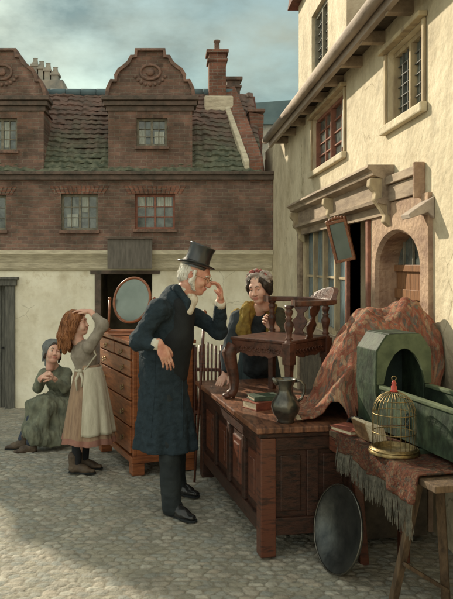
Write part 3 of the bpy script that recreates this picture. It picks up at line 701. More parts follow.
# gables
def gable_outline():
    h = [(-42, 97), (-41, 89), (-38, 82), (-33.5, 82), (-33, 76), (-30, 71), (-25, 67.5), (-20.5, 63.5), (-18, 58), (-13.5, 57.5), (-13, 51)]
    h = [(a, BZ(b) - BZ(97)) for a, b in h]; L = [(a / K, b) for a, b in h]; Rr = [(-a, b) for a, b in L[::-1]]
    return L + Rr
for gi, gc in enumerate(GC):
    vis = gi < 2
    gw = 42 / K
    mb = MB(); hs = [up_w[1 - gi]] if vis else []
    holes_wall(mb, gc - gw, gc + gw, BZ(172), BZ(111), hs, lambda u, v, w: (u, BY + w, v), .22)
    for s in (-1, 1): mb.bx(gc + s * gw, gc + s * (gw - .2), BY + .22, BY + 1.35, BZ(172), BZ(111))
    g = mb.build('gable', M['brick'], house)
    mb = MB(); o = gable_outline()
    mb.prism(o, lambda a, b: (gc + a, BY + .01, BZ(97) + b), lambda a, b: (gc + a, BY + .24, BZ(97) + b)); mb.build('pediment', M['brick'], g)
    # coping that follows the outline
    mb = MB(); V = []; n_ = len(o)
    for k in range(n_):
        a0 = Vector(o[max(k - 1, 0)]); a1 = Vector(o[k]); a2 = Vector(o[min(k + 1, n_ - 1)]); d1 = (a1 - a0).normalized() if k else (a2 - a1).normalized(); d2 = (a2 - a1).normalized() if k < n_ - 1 else d1
        nn = (Vector((-d1.y, d1.x)) + Vector((-d2.y, d2.x))).normalized() * .05; pi_ = a1 - nn * .15; po = a1 + nn
        V += [(gc + pi_.x, BY - .05, BZ(97) + pi_.y), (gc + po.x, BY - .05, BZ(97) + po.y), (gc + po.x, BY + .28, BZ(97) + po.y), (gc + pi_.x, BY + .28, BZ(97) + pi_.y)]
    mb.add(V, [(4 * i_ + q_, 4 * i_ + (q_ + 1) % 4, 4 * i_ + 4 + (q_ + 1) % 4, 4 * i_ + 4 + q_) for i_ in range(n_ - 1) for q_ in range(4)] + [(0, 1, 2, 3), tuple(4 * (n_ - 1) + q_ for q_ in (3, 2, 1, 0))])
    mb.build('coping', M['stonebrick'], g, bevel=.006)
    mb = MB(); z0, z1 = BZ(111), BZ(97)
    mb.bx(gc - gw - .03, gc + gw + .03, BY - .03, BY + .3, z0, z0 + .075); mb.bx(gc - gw - .07, gc + gw + .07, BY - .08, BY + .3, z0 + .078, z0 + .15); mb.bx(gc - gw - .10, gc + gw + .10, BY - .12, BY + .3, z0 + .153, z1)
    mb.build('cornice', M['cornice'], g, bevel=.008)
    if vis:
        mb = MB(); zc = BZ(72); pts = [(gc + math.cos(a) * .155, BY - .005, zc + math.sin(a) * .115) for a in np.linspace(0, 2 * math.pi, 25)[:-1]]
        mb.tube(pts, .022, 8, closed=True)
        for a in np.linspace(math.pi * 1.12, math.pi * 1.88, 9): mb.ball((gc + math.cos(a) * .25, BY - .0, zc + math.sin(a) * .2), .028, 8)
        mb.ball((gc, BY, zc), (.07, .04, .06), 10); mb.build('oculus_moulding', M['stonebrick'], g, True)
# main roof with two slopes of wavy tiles
RY, RZ = 12.4, 4.70; EZ = BZ(173)
def roof_pt(u, v, lift=0):                           # u = X, v = 0 eave .. 1 ridge
    d = Vector((0, RY - BY + .06, RZ - EZ)); n = Vector((0, -d.z, d.y)).normalized()
    return Vector((u, BY - .06, EZ)) + d * v + n * lift
mb = MB(); rows = 17; rr = random.Random(3)
xs = np.arange(-3.6, 1.50, .034)
tj = {}
for r in range(rows):
    V = []
    for e in (0, 1):
        for x in xs:
            ti = int(math.floor((x + (r % 2) * .0) / .136)); j = tj.setdefault((r, ti), rr.uniform(-1, 1) * (2.2 if rr.random() < .12 else .9))
            w = .009 * math.sin((x / .136) * 2 * math.pi)
            lift = (.026 if e == 0 else .004) + w + j * .009
            vv = (r + (1.12 if e else 0) + (j * .10 if e == 0 else 0)) / rows
            sag = .04 * math.sin(x * 2.1 + 1) * math.sin(vv * 3) + .012 * math.sin(x * 7 + vv * 9)
            V.append(roof_pt(x, min(vv, 1.0), lift + sag))
    n = len(xs); mb.add(V, [(i, i + 1, i + 1 + n, i + n) for i in range(n - 1)])
    mb.add([V[i] for i in range(n)] + [roof_pt(xs[i], max((r - .05), 0) / rows, -.01) for i in range(n)], [(i + 1, i, i + n, i + 1 + n) for i in range(n - 1)])
roof = mb.build('roof', M['tile'], house, smooth=False)
mb = MB(); mb.prism([(BY + .02, EZ - .06), (RY, RZ - .06), (13.85, EZ - .06)], lambda a, b: (-12.5, a, b), lambda a, b: (1.5, a, b)); mb.build('roof_core', M['tilered'], house)
mb = MB()
for x in np.arange(-4, .9, .27): mb.tube([(x, RY, RZ + .0), (x + .262, RY, RZ + .0)], [.075, .07], 12)
mb.build('ridge_tiles', M['slate'], roof, True)
for gi, gc in enumerate(GC[:2]):                      # little roofs running back behind the gables
    gw = 42 / K; mb = MB()
    mb.prism([(gc - gw, BZ(108)), (gc, BZ(64)), (gc + gw, BZ(108))], lambda a, b: (a, BY + .25, b), lambda a, b: (a, BY + 1.9, b)); mb.build('gable_roof', M['tilered'], house)
# string course and eaves gutter
mb = MB(); mb.bx(-12.5, XE, BY - .07, BY - .002, BZ(180), BZ(175.5)); mb.bx(-12.5, XE, BY - .11, BY - .002, BZ(175.3), BZ(172)); mb.build('string_course', M['cornice'], house, bevel=.008)
# lower plastered storey, cove and its brackets
door_h = (BX(-26), BX(12), GB, BZ(286)); pas_h = (BX(97), BX(152), GB, BZ(274))
LY = BY + .14
mb = MB(); holes_wall(mb, -12.5, XE, GB - .1, BZ(271), [(door_h[0], door_h[1], GB - .05, door_h[3]), (pas_h[0], pas_h[1], GB - .05, pas_h[3])], lambda u, v, w: (u, LY + w, v), .3)
mb.build('lower_wall', M['plaster'], house)
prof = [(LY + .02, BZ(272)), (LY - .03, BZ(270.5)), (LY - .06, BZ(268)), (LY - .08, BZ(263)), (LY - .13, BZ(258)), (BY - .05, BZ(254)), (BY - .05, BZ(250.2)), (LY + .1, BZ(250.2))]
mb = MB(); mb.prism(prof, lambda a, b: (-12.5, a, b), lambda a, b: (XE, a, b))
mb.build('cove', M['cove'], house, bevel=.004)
# passage
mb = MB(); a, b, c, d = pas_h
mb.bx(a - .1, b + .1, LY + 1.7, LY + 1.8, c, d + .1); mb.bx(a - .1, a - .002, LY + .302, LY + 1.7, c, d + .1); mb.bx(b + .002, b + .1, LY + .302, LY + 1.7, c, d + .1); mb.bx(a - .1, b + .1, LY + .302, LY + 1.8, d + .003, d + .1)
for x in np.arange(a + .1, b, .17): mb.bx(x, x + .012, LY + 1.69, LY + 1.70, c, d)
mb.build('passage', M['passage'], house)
mb = MB(); mb.bx(a - .12, b + .12, LY - .03, LY + .1, d + .001, d + .09); mb.bx(a - .05, a + .05, LY - .02, LY + .1, GB, d - .002); mb.build('passage_frame', M['cornice'], house, bevel=.005)
# grey door at the left
a, b, c, d = door_h
mb = MB(); mb.bx(b - .13, b + .02, LY - .05, LY + .15, GB, d); mb.bx(a - .02, a + .13, LY - .05, LY + .15, GB, d)
mb.bx(a - .06, b + .05, LY - .08, LY + .15, d + .002, d + .10); mb.bx(a - .1, b + .08, LY - .12, LY + .15, d + .103, d + .14)
mb.build('door_frame', M['greydoor'], house, bevel=.006)
mb = MB()
for i in range(4): w = (b - a - .27) / 4; mb.bx(a + .135 + i * w, a + .135 + (i + 1) * w - .006, LY + .1, LY + .14, GB, d - .002)
dr = mb.build('door', M['greydoor'], house, bevel=.003)
mb = MB(); mb.tube([(b - .2, LY + .08, GB + .95), (b - .2, LY + .06, GB + .95)], .02, 10); mb.build('handle', M['iron'], dr)

def flat_window(win, parent, y, fr, lights=2, rows=3, depth=.09, curtain=None, cols=2):
    a, b, c, d = win; t = .035
    mb = MB(); y0, y1 = y + depth - .03, y + depth + .02
    mb.bx(a, b, y0, y1, d - t, d); mb.bx(a, b, y0, y1, c, c + t)
    for i in range(lights + 1):
        x = a + (b - a - t) * i / lights; mb.bx(x, x + t, y0 + .002, y1 - .002, c + t, d - t)
    for i in range(lights):
        xa = a + (b - a - t) * i / lights + t; xb = a + (b - a - t) * (i + 1) / lights
        for k in range(1, rows): z = c + t + (d - c - 2 * t) * k / rows; mb.bx(xa, xb, y0 + .012, y1 - .012, z - .006, z + .006)
        for k in range(1, cols): x = xa + (xb - xa) * k / cols; mb.bx(x - .006, x + .006, y0 + .010, y1 - .014, c + t, d - t)
    w = mb.build('window', fr, parent)
    mb = MB(); n = 0
    for i in range(lights):
        xa = a + (b - a - t) * i / lights + t; xb = a + (b - a - t) * (i + 1) / lights
        for k in range(rows):
            for q in range(cols):
                za = c + t + (d - c - 2 * t) * k / rows; zb = c + t + (d - c - 2 * t) * (k + 1) / rows; x0 = xa + (xb - xa) * q / cols; x1 = xa + (xb - xa) * (q + 1) / cols
                j = [rr.uniform(-.005, .005) for _ in range(3)]
                mb.add([(x0, y1 - .02 + j[0], za), (x1, y1 - .02 + j[1], za), (x1, y1 - .02 + j[2], zb), (x0, y1 - .02 + j[0] - j[1] + j[2], zb)], [(0, 1, 2, 3)])
    mb.build('pane', M['glass'], w)
    mb = MB(); mb.bx(a - .03, b + .03, y - .05, y + depth - .032, c - .05, c - .002); mb.build('sill', M['stonebrick'], w, bevel=.004)
    mb = MB(); mb.bx(a - .02, b + .02, y + .17, y + .23, c - .02, d + .02); mb.build('room_shadow', M['darkwood'], w) if False else None
    if curtain:
        for (xa, xb, za, zb) in curtain:
            mb = MB()
            xa, xb = a + (b - a) * xa, a + (b - a) * xb; za, zb = c + (d - c) * za, c + (d - c) * zb
            mb.grid(lambda u, v: (xa + (xb - xa) * u, y1 - .032 - .004 * math.sin(u * 40), za + (zb - za) * v), 24, 2)
            mb.build('curtain', M['curtain'], w)
    return w
for i, wv in enumerate(low_w):
    flat_window(wv, house, BY, M['redframe'] if i == 2 else M['winframe'], rows=3, curtain=[[], [(.15, .45, .1, .45), (.55, .72, .5, .95)], [(.1, .28, .6, .93), (.3, .45, .6, .93), (.56, .92, .64, .93)]][i])
    mb = MB(); a, b, c, d = wv; n = 13
    for k in range(n):
        u0 = a - .1 + (b - a + .2) * k / n; u1 = u0 + (b - a + .2) / n - .008; l = (k - n / 2 + .5) * .006
        mb.prism([(u0 + l * .2, d + .004), (u1 + l * .2, d + .004), (u1 + l * 2.2, d + .125), (u0 + l * 2.2, d + .125)], lambda p, q: (p, BY - .012, q), lambda p, q: (p, BY + .1, q))
    mb.build('window_arch', M['brick_red'], house, bevel=.002)
for i, wv in enumerate(up_w): flat_window(wv, house, BY, M['winframe'], rows=3, curtain=[[(.56, .72, .1, .9)], [(.08, .3, .1, .6), (.58, .9, .1, .55)]][i])
mb = MB(); mb.bx(-12.5, XE - .05, 13.75, 13.9, GB, EZ); mb.bx(XE - .05, XE, LY + .3, 13.8, GB, EZ); mb.bx(-12.6, -12.5, BY, 13.8, GB, EZ); mb.build('back_wall', M['brick_side'], house)
# raked parapet with pale coping, chimney
def skew(u, t, lift):                                 # u across, t along the rake 0 eave..1 ridge
    A = P(251, 166, BY - .02); B = P(224, 92, RY + .02); p = A.lerp(B, t)
    return Vector((p.x + u, p.y, p.z + lift))
mb = MB()
mb.add([skew(-.02, 0, -.25), skew(.19, 0, -.25), skew(.19, 1, -.35), skew(-.02, 1, -.35), skew(-.02, 0, .05), skew(.19, 0, .12), skew(.19, 1, .12), skew(-.02, 1, .05)], [(0, 1, 5, 4), (1, 2, 6, 5), (2, 3, 7, 6), (3, 0, 4, 7), (4, 5, 6, 7), (0, 3, 2, 1)])
mb.build('parapet', M['brick_red'], house, bevel=.01)
mb = MB()
mb.add([skew(-.10, 0, -.1), skew(-.02, 0, -.1), skew(-.02, 1, -.1), skew(-.10, 1, -.1), skew(-.10, 0, .06), skew(-.022, 0, .09), skew(-.022, 1, .09), skew(-.10, 1, .06)], [(0, 1, 5, 4), (1, 2, 6, 5), (2, 3, 7, 6), (3, 0, 4, 7), (4, 5, 6, 7), (0, 3, 2, 1)])
mb.build('parapet_coping', M['cove'], house, bevel=.01)
def chimney(name, x0, x1, yt, yb, D, mats, parent, pot=True, capm=None):
    A = P(x0, yb, D); B = P(x1, yt, D); w = B.x - A.x
    mb = MB(); mb.bx(A.x, B.x, D, D + w * 1.1, A.z, B.z); mb.bx(A.x - .03, B.x + .03, D - .03, D + w * 1.1 + .03, B.z - .14, B.z - .09); mb.bx(A.x - .045, B.x + .045, D - .045, D + w * 1.1 + .045, B.z + .002, B.z + .06)
    o = mb.build(name, mats, parent, bevel=.008)
    if pot:
        mb = MB(); c = ((A.x + B.x) / 2, D + w * .55, B.z + .06); mb.lathe([(.055, 0), (.06, .02), (.05, .05), (.045, .17), (.06, .18), (.06, .21), (.035, .21)], c, n=14); mb.build('chimney_pot', M['stonebrick'], o, True)
    return o
ch = chimney('chimney', 209, 226, 53, 103, 12.15, M['brick_red'], house)
mb = MB(); A = P(204, 98, 12.1); mb.bx(A.x, A.x + .5, 12.02, 12.5, A.z - .25, A.z + .03); mb.build('chimney_base', M['cove'], ch, bevel=.03)
chimney('rear_chimney', 227, 240, 80, 105, 13.0, M['cornice'], house, False)
# small red chimney stub next to the cream house
st = thing('chimney_stub', 'short flaring red brick chimney in the gap beside the cream house eaves', 'chimney', P(258, 134, 11.8))
A = P(252, 134, 11.8); B = P(262, 112, 11.8); mb = MB()
mb.add([(A.x + .02, 11.8, A.z - .6), (B.x - .01, 11.8, A.z - .6), (B.x - .01, 12.1, A.z - .6), (A.x + .02, 12.1, A.z - .6), (A.x - .05, 11.78, B.z), (B.x + .03, 11.78, B.z - .05), (B.x + .03, 12.1, B.z - .05), (A.x - .05, 12.1, B.z)], [(0, 1, 5, 4), (1, 2, 6, 5), (2, 3, 7, 6), (3, 0, 4, 7), (4, 5, 6, 7)])
mb.build('stack', M['brick_red'], st, bevel=.01)
mb = MB(); mb.bx(A.x - .07, B.x + .05, 11.75, 12.13, B.z + .0, B.z + .05); mb.build('cap', M['stonebrick'], st, bevel=.01)
# signboard on the jetty
mb = MB(); A = P(107, 269, BY - .2); B = P(152, 239, BY - .2); mb.bx(A.x, B.x, BY - .135, BY - .10, A.z, B.z)
sg = thing('signboard', 'blank weathered grey board fixed over the dark passage', 'signboard', (A.x, BY - .12, A.z)); mb.build('panel', M['board'], sg, bevel=.004)
mb = MB(); mb.bx(A.x - .02, B.x + .02, BY - .17, BY - .088, B.z + .002, B.z + .03); mb.bx(A.x + .1, A.x + .15, BY - .088, BY - .0, A.z + .1, B.z - .1); mb.bx(B.x - .15, B.x - .1, BY - .088, BY - .0, A.z + .1, B.z - .1); mb.build('batten', M['cornice'], sg)
# distant roofs and stacks
far = thing('distant_house', 'far blue slate roof seen past the red chimney stub', 'house', (6, 24, GB))
mb = MB(); A = P(226, 124, 24); B = P(330, 97, 24); mb.prism([(A.x - .5, A.z), (A.x + .2, B.z - .25), (B.x, B.z)] + [(B.x + 1, A.z)], lambda a, b: (a, 24, b), lambda a, b: (a + .5, 28, b + .1)); mb.build('roof', M['slate'], far)
mb = MB(); mb.bx(A.x - .4, B.x + .8, 24.1, 27.5, GB, A.z - .002); mb.build('wall', M['farstack'], far)
D = 17.0; A = P(38, 110, D); B = P(65, 80, D)
cs = thing('chimney_cluster', 'pale clustered chimney stacks rising far behind the left gable', 'chimney', (A.x, D, GB))
mb = MB(); mb.bx(A.x - .2, B.x - .05, D, D + .8, GB, B.z + .02); mb.build('base', M['farstack'], cs, bevel=.02)
for x0, x1, yt in ((31.5, 37, 62), (38, 43, 65), (44.5, 50, 67), (51, 58, 71)):
    a = P(x0, 82, D + .15); b = P(x1, yt, D + .15); mb = MB(); mb.bx(a.x, b.x, D + .15, D + .45, a.z - .5, b.z); mb.bx(a.x - .03, b.x + .03, D + .12, D + .48, b.z - .1, b.z - .04); mb.lathe([(.07, 0), (.055, .12), (.07, .13)], ((a.x + b.x) / 2, D + .3, b.z), n=10)
    mb.build('stack', M['farstack'], cs, bevel=.01)

# ------------------------------------------------------------------ the cream house on the right
XW = 1.62
def RW(x, y, X=XW):
    D = X * F / (x - CX); return Vector((X, D, EYE + (HY - y) * D / F))
cream = thing('cream_house', 'sunlit cream stucco house with mullioned windows and carved shop cornice', 'house', (XW, 6, 0))
def rwin(xa, xb, yt, yb, X=XW):
    """hole (Y0, Y1, z0, z1) from the two photo columns; heights are measured at the middle"""
    xm = (xa + xb) / 2; return (RW(xb, 0, X).y, RW(xa, 0, X).y, RW(xm, yb, X).z, RW(xm, yt, X).z)
W1 = rwin(313, 345, 104, 161); W2 = rwin(388, 424, 37, 113)
SH = (RW(347, 0).y, RW(303, 0).y, .95, RW(330, 221).z); DW = (RW(369, 0).y, RW(350, 0).y, -.02, RW(358, 213).z); AD = (RW(427, 0).y, RW(376.5, 0).y, -.02, RW(402, 219).z + .02)
EZR = RW(300, 0, 1.42).y and EYE + 1.80
DO = rwin(312, 328, 3, 62); DORM = (RW(347, 0).y, RW(299, 0).y)
def wf(u, v, w): return (XW + w, u, v)
mb = MB(); holes_wall(mb, -2.5, 11.9, -.7, EZR + .12, [W1, W2, SH, DW, AD], wf, .24); mb.build('wall', M['stucco'], cream)
mb = MB(); mb.bx(XW, 5.5, -2.6, -2.5, -.7, EZR); mb.bx(XW + .001, 5.5, 11.9, 12.0, -.7, EZR); mb.bx(5.4, 5.5, -2.5, 11.9, -.7, EZR); mb.build('end_wall', M['stucco'], cream)
# dark rooms behind the openings
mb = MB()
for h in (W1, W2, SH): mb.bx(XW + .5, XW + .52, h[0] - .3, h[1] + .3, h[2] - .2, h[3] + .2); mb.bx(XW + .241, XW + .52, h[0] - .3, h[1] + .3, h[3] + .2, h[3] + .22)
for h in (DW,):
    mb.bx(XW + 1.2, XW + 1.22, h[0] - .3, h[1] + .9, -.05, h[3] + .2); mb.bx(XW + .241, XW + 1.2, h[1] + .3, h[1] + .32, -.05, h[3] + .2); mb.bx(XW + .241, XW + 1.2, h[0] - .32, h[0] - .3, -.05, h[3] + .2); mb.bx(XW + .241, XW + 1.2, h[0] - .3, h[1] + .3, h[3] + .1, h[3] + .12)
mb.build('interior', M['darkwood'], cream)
# roof, eaves, gutter
XG = 1.45; GZ0 = EYE + 1.75
mb = MB(); y0, y1 = -2.7, RW(271, 0, XG).y
mb.add([(XG, y0, GZ0 + .06), (XG, y1, GZ0 + .06), (3.6, y1, GZ0 + 2.6), (3.6, y0, GZ0 + 2.6), (XG + .06, y0, GZ0 + .0), (XG + .06, y1, GZ0 + .0), (3.6, y1, GZ0 + 2.5), (3.6, y0, GZ0 + 2.5)], [(0, 3, 2, 1), (4, 5, 6, 7), (0, 1, 5, 4), (1, 2, 6, 5), (0, 4, 7, 3)])
mb.add([(3.6, y0, GZ0 + 2.6), (3.6, y1, GZ0 + 2.6), (5.7, y1, GZ0), (5.7, y0, GZ0)], [(0, 3, 2, 1)])
rf = mb.build('roof', M['tilered'], cream)
mb = MB(); mb.bx(XG - .03, XG + .015, y0, y1 + .05, GZ0 - .06, GZ0 + .07); mb.build('fascia', M['fascia'], rf, bevel=.004)
mb = MB(); mb.tube([(XG - .075, y0, GZ0 + .05), (XG - .07, y1 * .5, GZ0 + .03), (XG - .075, y1 + .06, GZ0 + .045)], .048, 10); mb.build('gutter', M['fascia'], cream, True)
mb = MB()
for y in np.arange(2.2, y1, .62): MB().box(((XG + XW) / 2 + .01, y, GZ0 - .03), (.2, .07, .09)).build('rafter_end', M['oldwood'], rf, bevel=.004)
mb = MB(); mb.bx(XG + .03, XW - .001, y0, y1 - .02, GZ0 + .02, GZ0 + .04); mb.build('soffit', M['darkwood'], rf)
# dormer
dm = MB(); holes_wall(dm, DORM[0], DORM[1], GZ0 - .1, GZ0 + 1.55, [(DO[0], DO[1], DO[2], DO[3])], lambda u, v, w: (XW - .004 + w, u, v), .2)
dmo = dm.build('dormer', M['stucco'], cream)
mb = MB(); mb.bx(XW + .2, 3.4, DORM[0], DORM[0] + .06, GZ0 - .1, GZ0 + 1.55); mb.bx(XW + .2, 3.4, DORM[1] - .06, DORM[1], GZ0 - .1, GZ0 + 1.55); mb.build('cheek', M['tilered'], dmo)
ym = sum(DORM) / 2; mb = MB(); mb.prism([(DORM[0] - .15, GZ0 + 1.50), (ym, GZ0 + 2.5), (DORM[1] + .15, GZ0 + 1.50)], lambda a, b: (XW - .12, a, b), lambda a, b: (3.6, a, b)); mb.build('dormer_roof', M['tilered'], dmo)

def wall_window(win, parent, fr, lights, rows, depth=.08, X=XW, cols=2, glass='glass', name='window', t=.05, lead=.007, bars=None):
    """window in the right-hand wall: frame, mullions, leaded panes that sit a little unevenly"""
    a, b, c, d = win; x0, x1 = X + depth - .035, X + depth + .02
    mb = MB(); mb.bx(x0, x1, a, b, d - t, d - .001); mb.bx(x0, x1, a, b, c + .001, c + t)
    for i in range(lights + 1):
        y = a + (b - a - t) * i / lights; mb.bx(x0 - .01, x1 - .002, y + .001, y + t - .001, c + t, d - t)
    w = mb.build(name, fr, parent, bevel=.003)
    mb = MB(); gl = MB()
    for i in range(lights):
        ya = a + (b - a - t) * i / lights + t; yb = a + (b - a - t) * (i + 1) / lights
        for k in range(1, rows): z = c + t + (d - c - 2 * t) * k / rows; mb.bx(x0 + .018, x1 - .012, ya, yb, z - lead, z + lead)
        for k in range(1, cols): y = ya + (yb - ya) * k / cols; mb.bx(x0 + .016, x1 - .014, y - lead, y + lead, c + t, d - t)
        for k in range(rows):
            for q in range(cols):
                za = c + t + (d - c - 2 * t) * k / rows; zb = c + t + (d - c - 2 * t) * (k + 1) / rows; p = ya + (yb - ya) * q / cols; r_ = ya + (yb - ya) * (q + 1) / cols
                j = [rr.uniform(-.006, .006) for _ in range(3)]
                gl.add([(x1 - .018 + j[0], p, za), (x1 - .018 + j[1], r_, za), (x1 - .018 + j[2], r_, zb), (x1 - .018 + j[0] - j[1] + j[2], p, zb)], [(0, 3, 2, 1)])
    mb.build('glazing_bars', bars or fr, w); gl.build('pane', M[glass], w)
    return w
def surround(win, parent, X=XW, hood=True, name='window_hood'):
    a, b, c, d = win
    mb = MB(); mb.bx(X - .05, X - .001, a - .07, b + .07, c - .075, c - .012); mb.build('sill', M['stucco'], parent, bevel=.01)
    if hood:
        mb = MB(); mb.bx(X - .06, X - .001, a - .07, b + .07, d + .005, d + .04)
        for y in (a - .045, b + .005): mb.bx(X - .022, X - .001, y, y + .04, c - .01, d + .003)
        mb.build('drip_mould', M['creamframe'], parent, bevel=.006)
w1 = wall_window(W1, cream, M['redframe'], 2, 4, glass='glass', t=.034); surround(W1, w1)
w2 = wall_window(W2, cream, M['creamframe'], 2, 6, glass='glass', cols=3, lead=.003, t=.034, bars=M['lead']); surround(W2, w2)
w3 = wall_window(DO, cream, M['winframe'], 2, 6, X=XW - .004, cols=2, lead=.003, bars=M['lead'])
mb = MB(); mb.add([(XW + .03, W1[0] + .1, W1[2] + .07), (XW + .03, W1[0] + .25, W1[2] + .07), (XW + .03, W1[0] + .22, W1[3] - .06), (XW + .03, W1[0] + .1, W1[3] - .06)], [(0, 1, 2, 3)]); mb.build('curtain', M['curtain'], w1)
# shop window
sw = wall_window(SH, cream, M['creamframe'], 4, 2, glass='shopglass', name='shop_window', cols=1, depth=.06, lead=.012, t=.055)
mb = MB(); mb.bx(XW - .05, XW + .02, SH[0] - .02, SH[1] + .02, SH[2] - .09, SH[2] - .001); mb.build('sill', M['oldwood'], sw, bevel=.006)
mb = MB(); mb.bx(XW - .03, XW - .001, SH[0] - .02, SH[1] + .02, .05, SH[2] - .092); mb.build('panelling', M['darkwood'], sw, bevel=.006)
mb = MB()
for y in np.linspace(SH[0] + .2, SH[1] - .25, 7): mb.lathe([(.03, 0), (.06, .04), (.03, .12), (.035, .2), (.05, .22)], (XW + .2, y, SH[2] + .25 + rr.uniform(0, .4)), n=10)
mb.bx(XW + .12, XW + .3, SH[0], SH[1], SH[2] + .22, SH[2] + .245); mb.build('shelf_wares', M['farstack'], sw, True)
# posts and frame between shop window and doorway
mb = MB(); t = .06
mb.bx(XW - .03, XW + .1, DW[0] - t, DW[0], 0, DW[3]); mb.bx(XW - .03, XW + .1, DW[1], DW[1] + t, 0, DW[3]); mb.bx(XW - .035, XW + .1, DW[0] - t, DW[1] + t, DW[3] + .002, DW[3] + .08)
mb.build('doorway_frame', M['redframe'], cream, bevel=.006)
mb = MB(); mb.bx(XW - .05, XW - .001, SH[1] + .01, SH[1] + .13, 0, SH[3] + .1); mb.bx(XW - .07, XW - .001, SH[1] - .01, SH[1] + .15, SH[3] + .02, SH[3] + .16); mb.build('pilaster', M['oldwood'], cream, bevel=.008)
# cornice over the shop
CY0, CY1 = RW(378, 0, XW - .12).y, RW(293, 0, XW - .12).y; CZ = EYE + .725
mb = MB(); prof = [(0, .0), (-.19, .0), (-.20, -.025), (-.165, -.045), (-.155, -.075), (-.11, -.09), (-.085, -.10), (-.085, -.235), (-.125, -.25), (-.12, -.275), (-.05, -.29), (-.045, -.36), (0, -.36)]
mb.prism([(XW - .001 + a, CZ + b) for a, b in prof], lambda a, b: (a, CY0, b), lambda a, b: (a, CY1, b)); mb.build('shop_cornice', M['oldwood'], cream)
for y in (CY0 + .06, RW(341, 0).y, CY1 - .1):
    mb = MB(); q = [(0, -.09), (-.17, -.095), (-.175, -.15), (-.13, -.2), (-.14, -.25), (-.10, -.30), (-.06, -.36), (-.07, -.41), (-.02, -.45), (0, -.45)]
    mb.prism([(XW - .002 + a, CZ + b) for a, b in q], lambda a, b: (a, y - .045, b), lambda a, b: (a, y + .045, b)); mb.build('corbel', M['creamframe'], cream, bevel=.01)
# hood beam over the two doorways, with its end stop and bracket
HB0, HB1 = RW(424, 0).y, CY0 - .003; HZ = RW(424, 167).z
mb = MB(); mb.bx(XW - .07, XW - .001, HB0, HB1, HZ - .05, HZ + .01); mb.bx(XW - .045, XW - .001, HB0, HB1 + .8, HZ - .17, HZ - .052); mb.build('hood_beam', M['oldwood'], cream, bevel=.006)
mb = MB(); mb.bx(XW - .075, XW - .001, HB0 - .03, HB0 - .002, HZ - .20, HZ + .03); mb.build('beam_end', M['stone_pink'], cream, bevel=.008)
mb = MB(); b0 = RW(429, 210); mb.prism([(0, -.02), (-.16, -.13), (-.15, -.16), (-.04, -.12), (0, -.16)], lambda a, b: (XW - .001 + a, b0.y - .10, b0.z + .1 + b), lambda a, b: (XW - .001 + a, b0.y + .05, b0.z + .1 + b)); mb.build('hood_bracket', M['fascia'], cream, bevel=.006)
# pointed stone doorway
def arch_pts(a, b, zs, za, n=9):
    m_ = (a + b) / 2; L = []
    for i in range(n + 1):
        t_ = i / n; e = t_ ** .72; y = a + (m_ - a) * (1 - math.cos(t_ * math.pi / 2)) * .95 + (m_ - a) * .05 * t_; z = zs + (za - zs) * math.sin(t_ * math.pi / 2) ** .9
        L.append((y, z))
    return [(a, 0)] + L + [(a + b - y, z) for y, z in L[::-1][1:]] + [(b, 0)]
ai, bi = AD[0] + .045, AD[1] - .05; zi = AD[3] - .09; AP = arch_pts(ai, bi, zi - .27, zi)
OP = []
ao, bo, zo = AD[0] - .10, AD[1] + .035, HZ - .175
for y, z in AP:
    if z <= zi - .26: OP.append((ao if y < (ai + bi) / 2 else bo, z))
    else: OP.append((ao + (bo - ao) * (y - ai) / (bi - ai), zo))
mb = MB(); n = len(AP)
for X_, flip in ((XW - .028, 0), (XW + .1, 1)):
    V = [(X_, y, z) for y, z in AP] + [(X_, y, z) for y, z in OP]; mb.add(V, [(i, i + 1, i + 1 + n, i + n) for i in range(n - 1)])
mb.add([(XW - .028, y, z) for y, z in AP] + [(XW - .0, y + (.02 if y < (ai + bi) / 2 else -.02), z - .02 if z > .1 else z) for y, z in AP] + [(XW + .20, y + (.02 if y < (ai + bi) / 2 else -.02), z - .02 if z > .1 else z) for y, z in AP], [(i, i + n, i + n + 1, i + 1) for i in range(n - 1)] + [(i + n, i + 2 * n, i + 2 * n + 1, i + n + 1) for i in range(n - 1)])
mb.add([(XW - .028, y, z) for y, z in OP] + [(XW + .001, y, z) for y, z in OP], [(i, i + 1, i + n + 1, i + n) for i in range(n - 1)])
mb.build('door_surround', M['stone_pink'], cream)
mb = MB(); w = (bi - ai) / 6; xd = XW + .135
for i in range(6): mb.bx(xd, xd + .04, ai + i * w, ai + (i + 1) * w - .006, 0, zi - .28)
mb.bx(xd - .02, xd + .03, ai, bi, zi - .30, zi - .25)
for z in (.3, .9, 1.4): mb.bx(xd - .015, xd - .001, ai, bi, z, z + .07)
dr = mb.build('door', M['doororange'], cream, bevel=.003)
mb = MB(); mb.bx(xd + .01, xd + .02, ai, bi, zi - .25, zi + .05); mb.build('fanlight', M['glass'], dr)
mb = MB()
for i in range(1, 5): y = ai + (bi - ai) * i / 5; mb.bx(xd - .005, xd + .008, y - .009, y + .009, zi - .25, zi + .05)
mb.build('fanlight_bars', M['winframe'], dr)
mb = MB(); mb.tube([(xd - .03, bi - .12 + .04 * math.cos(a), 1.1 + .05 * math.sin(a)) for a in np.linspace(0, 2 * math.pi, 13)[:-1]], .008, 6, closed=True); mb.build('handle', M['iron'], dr, True)
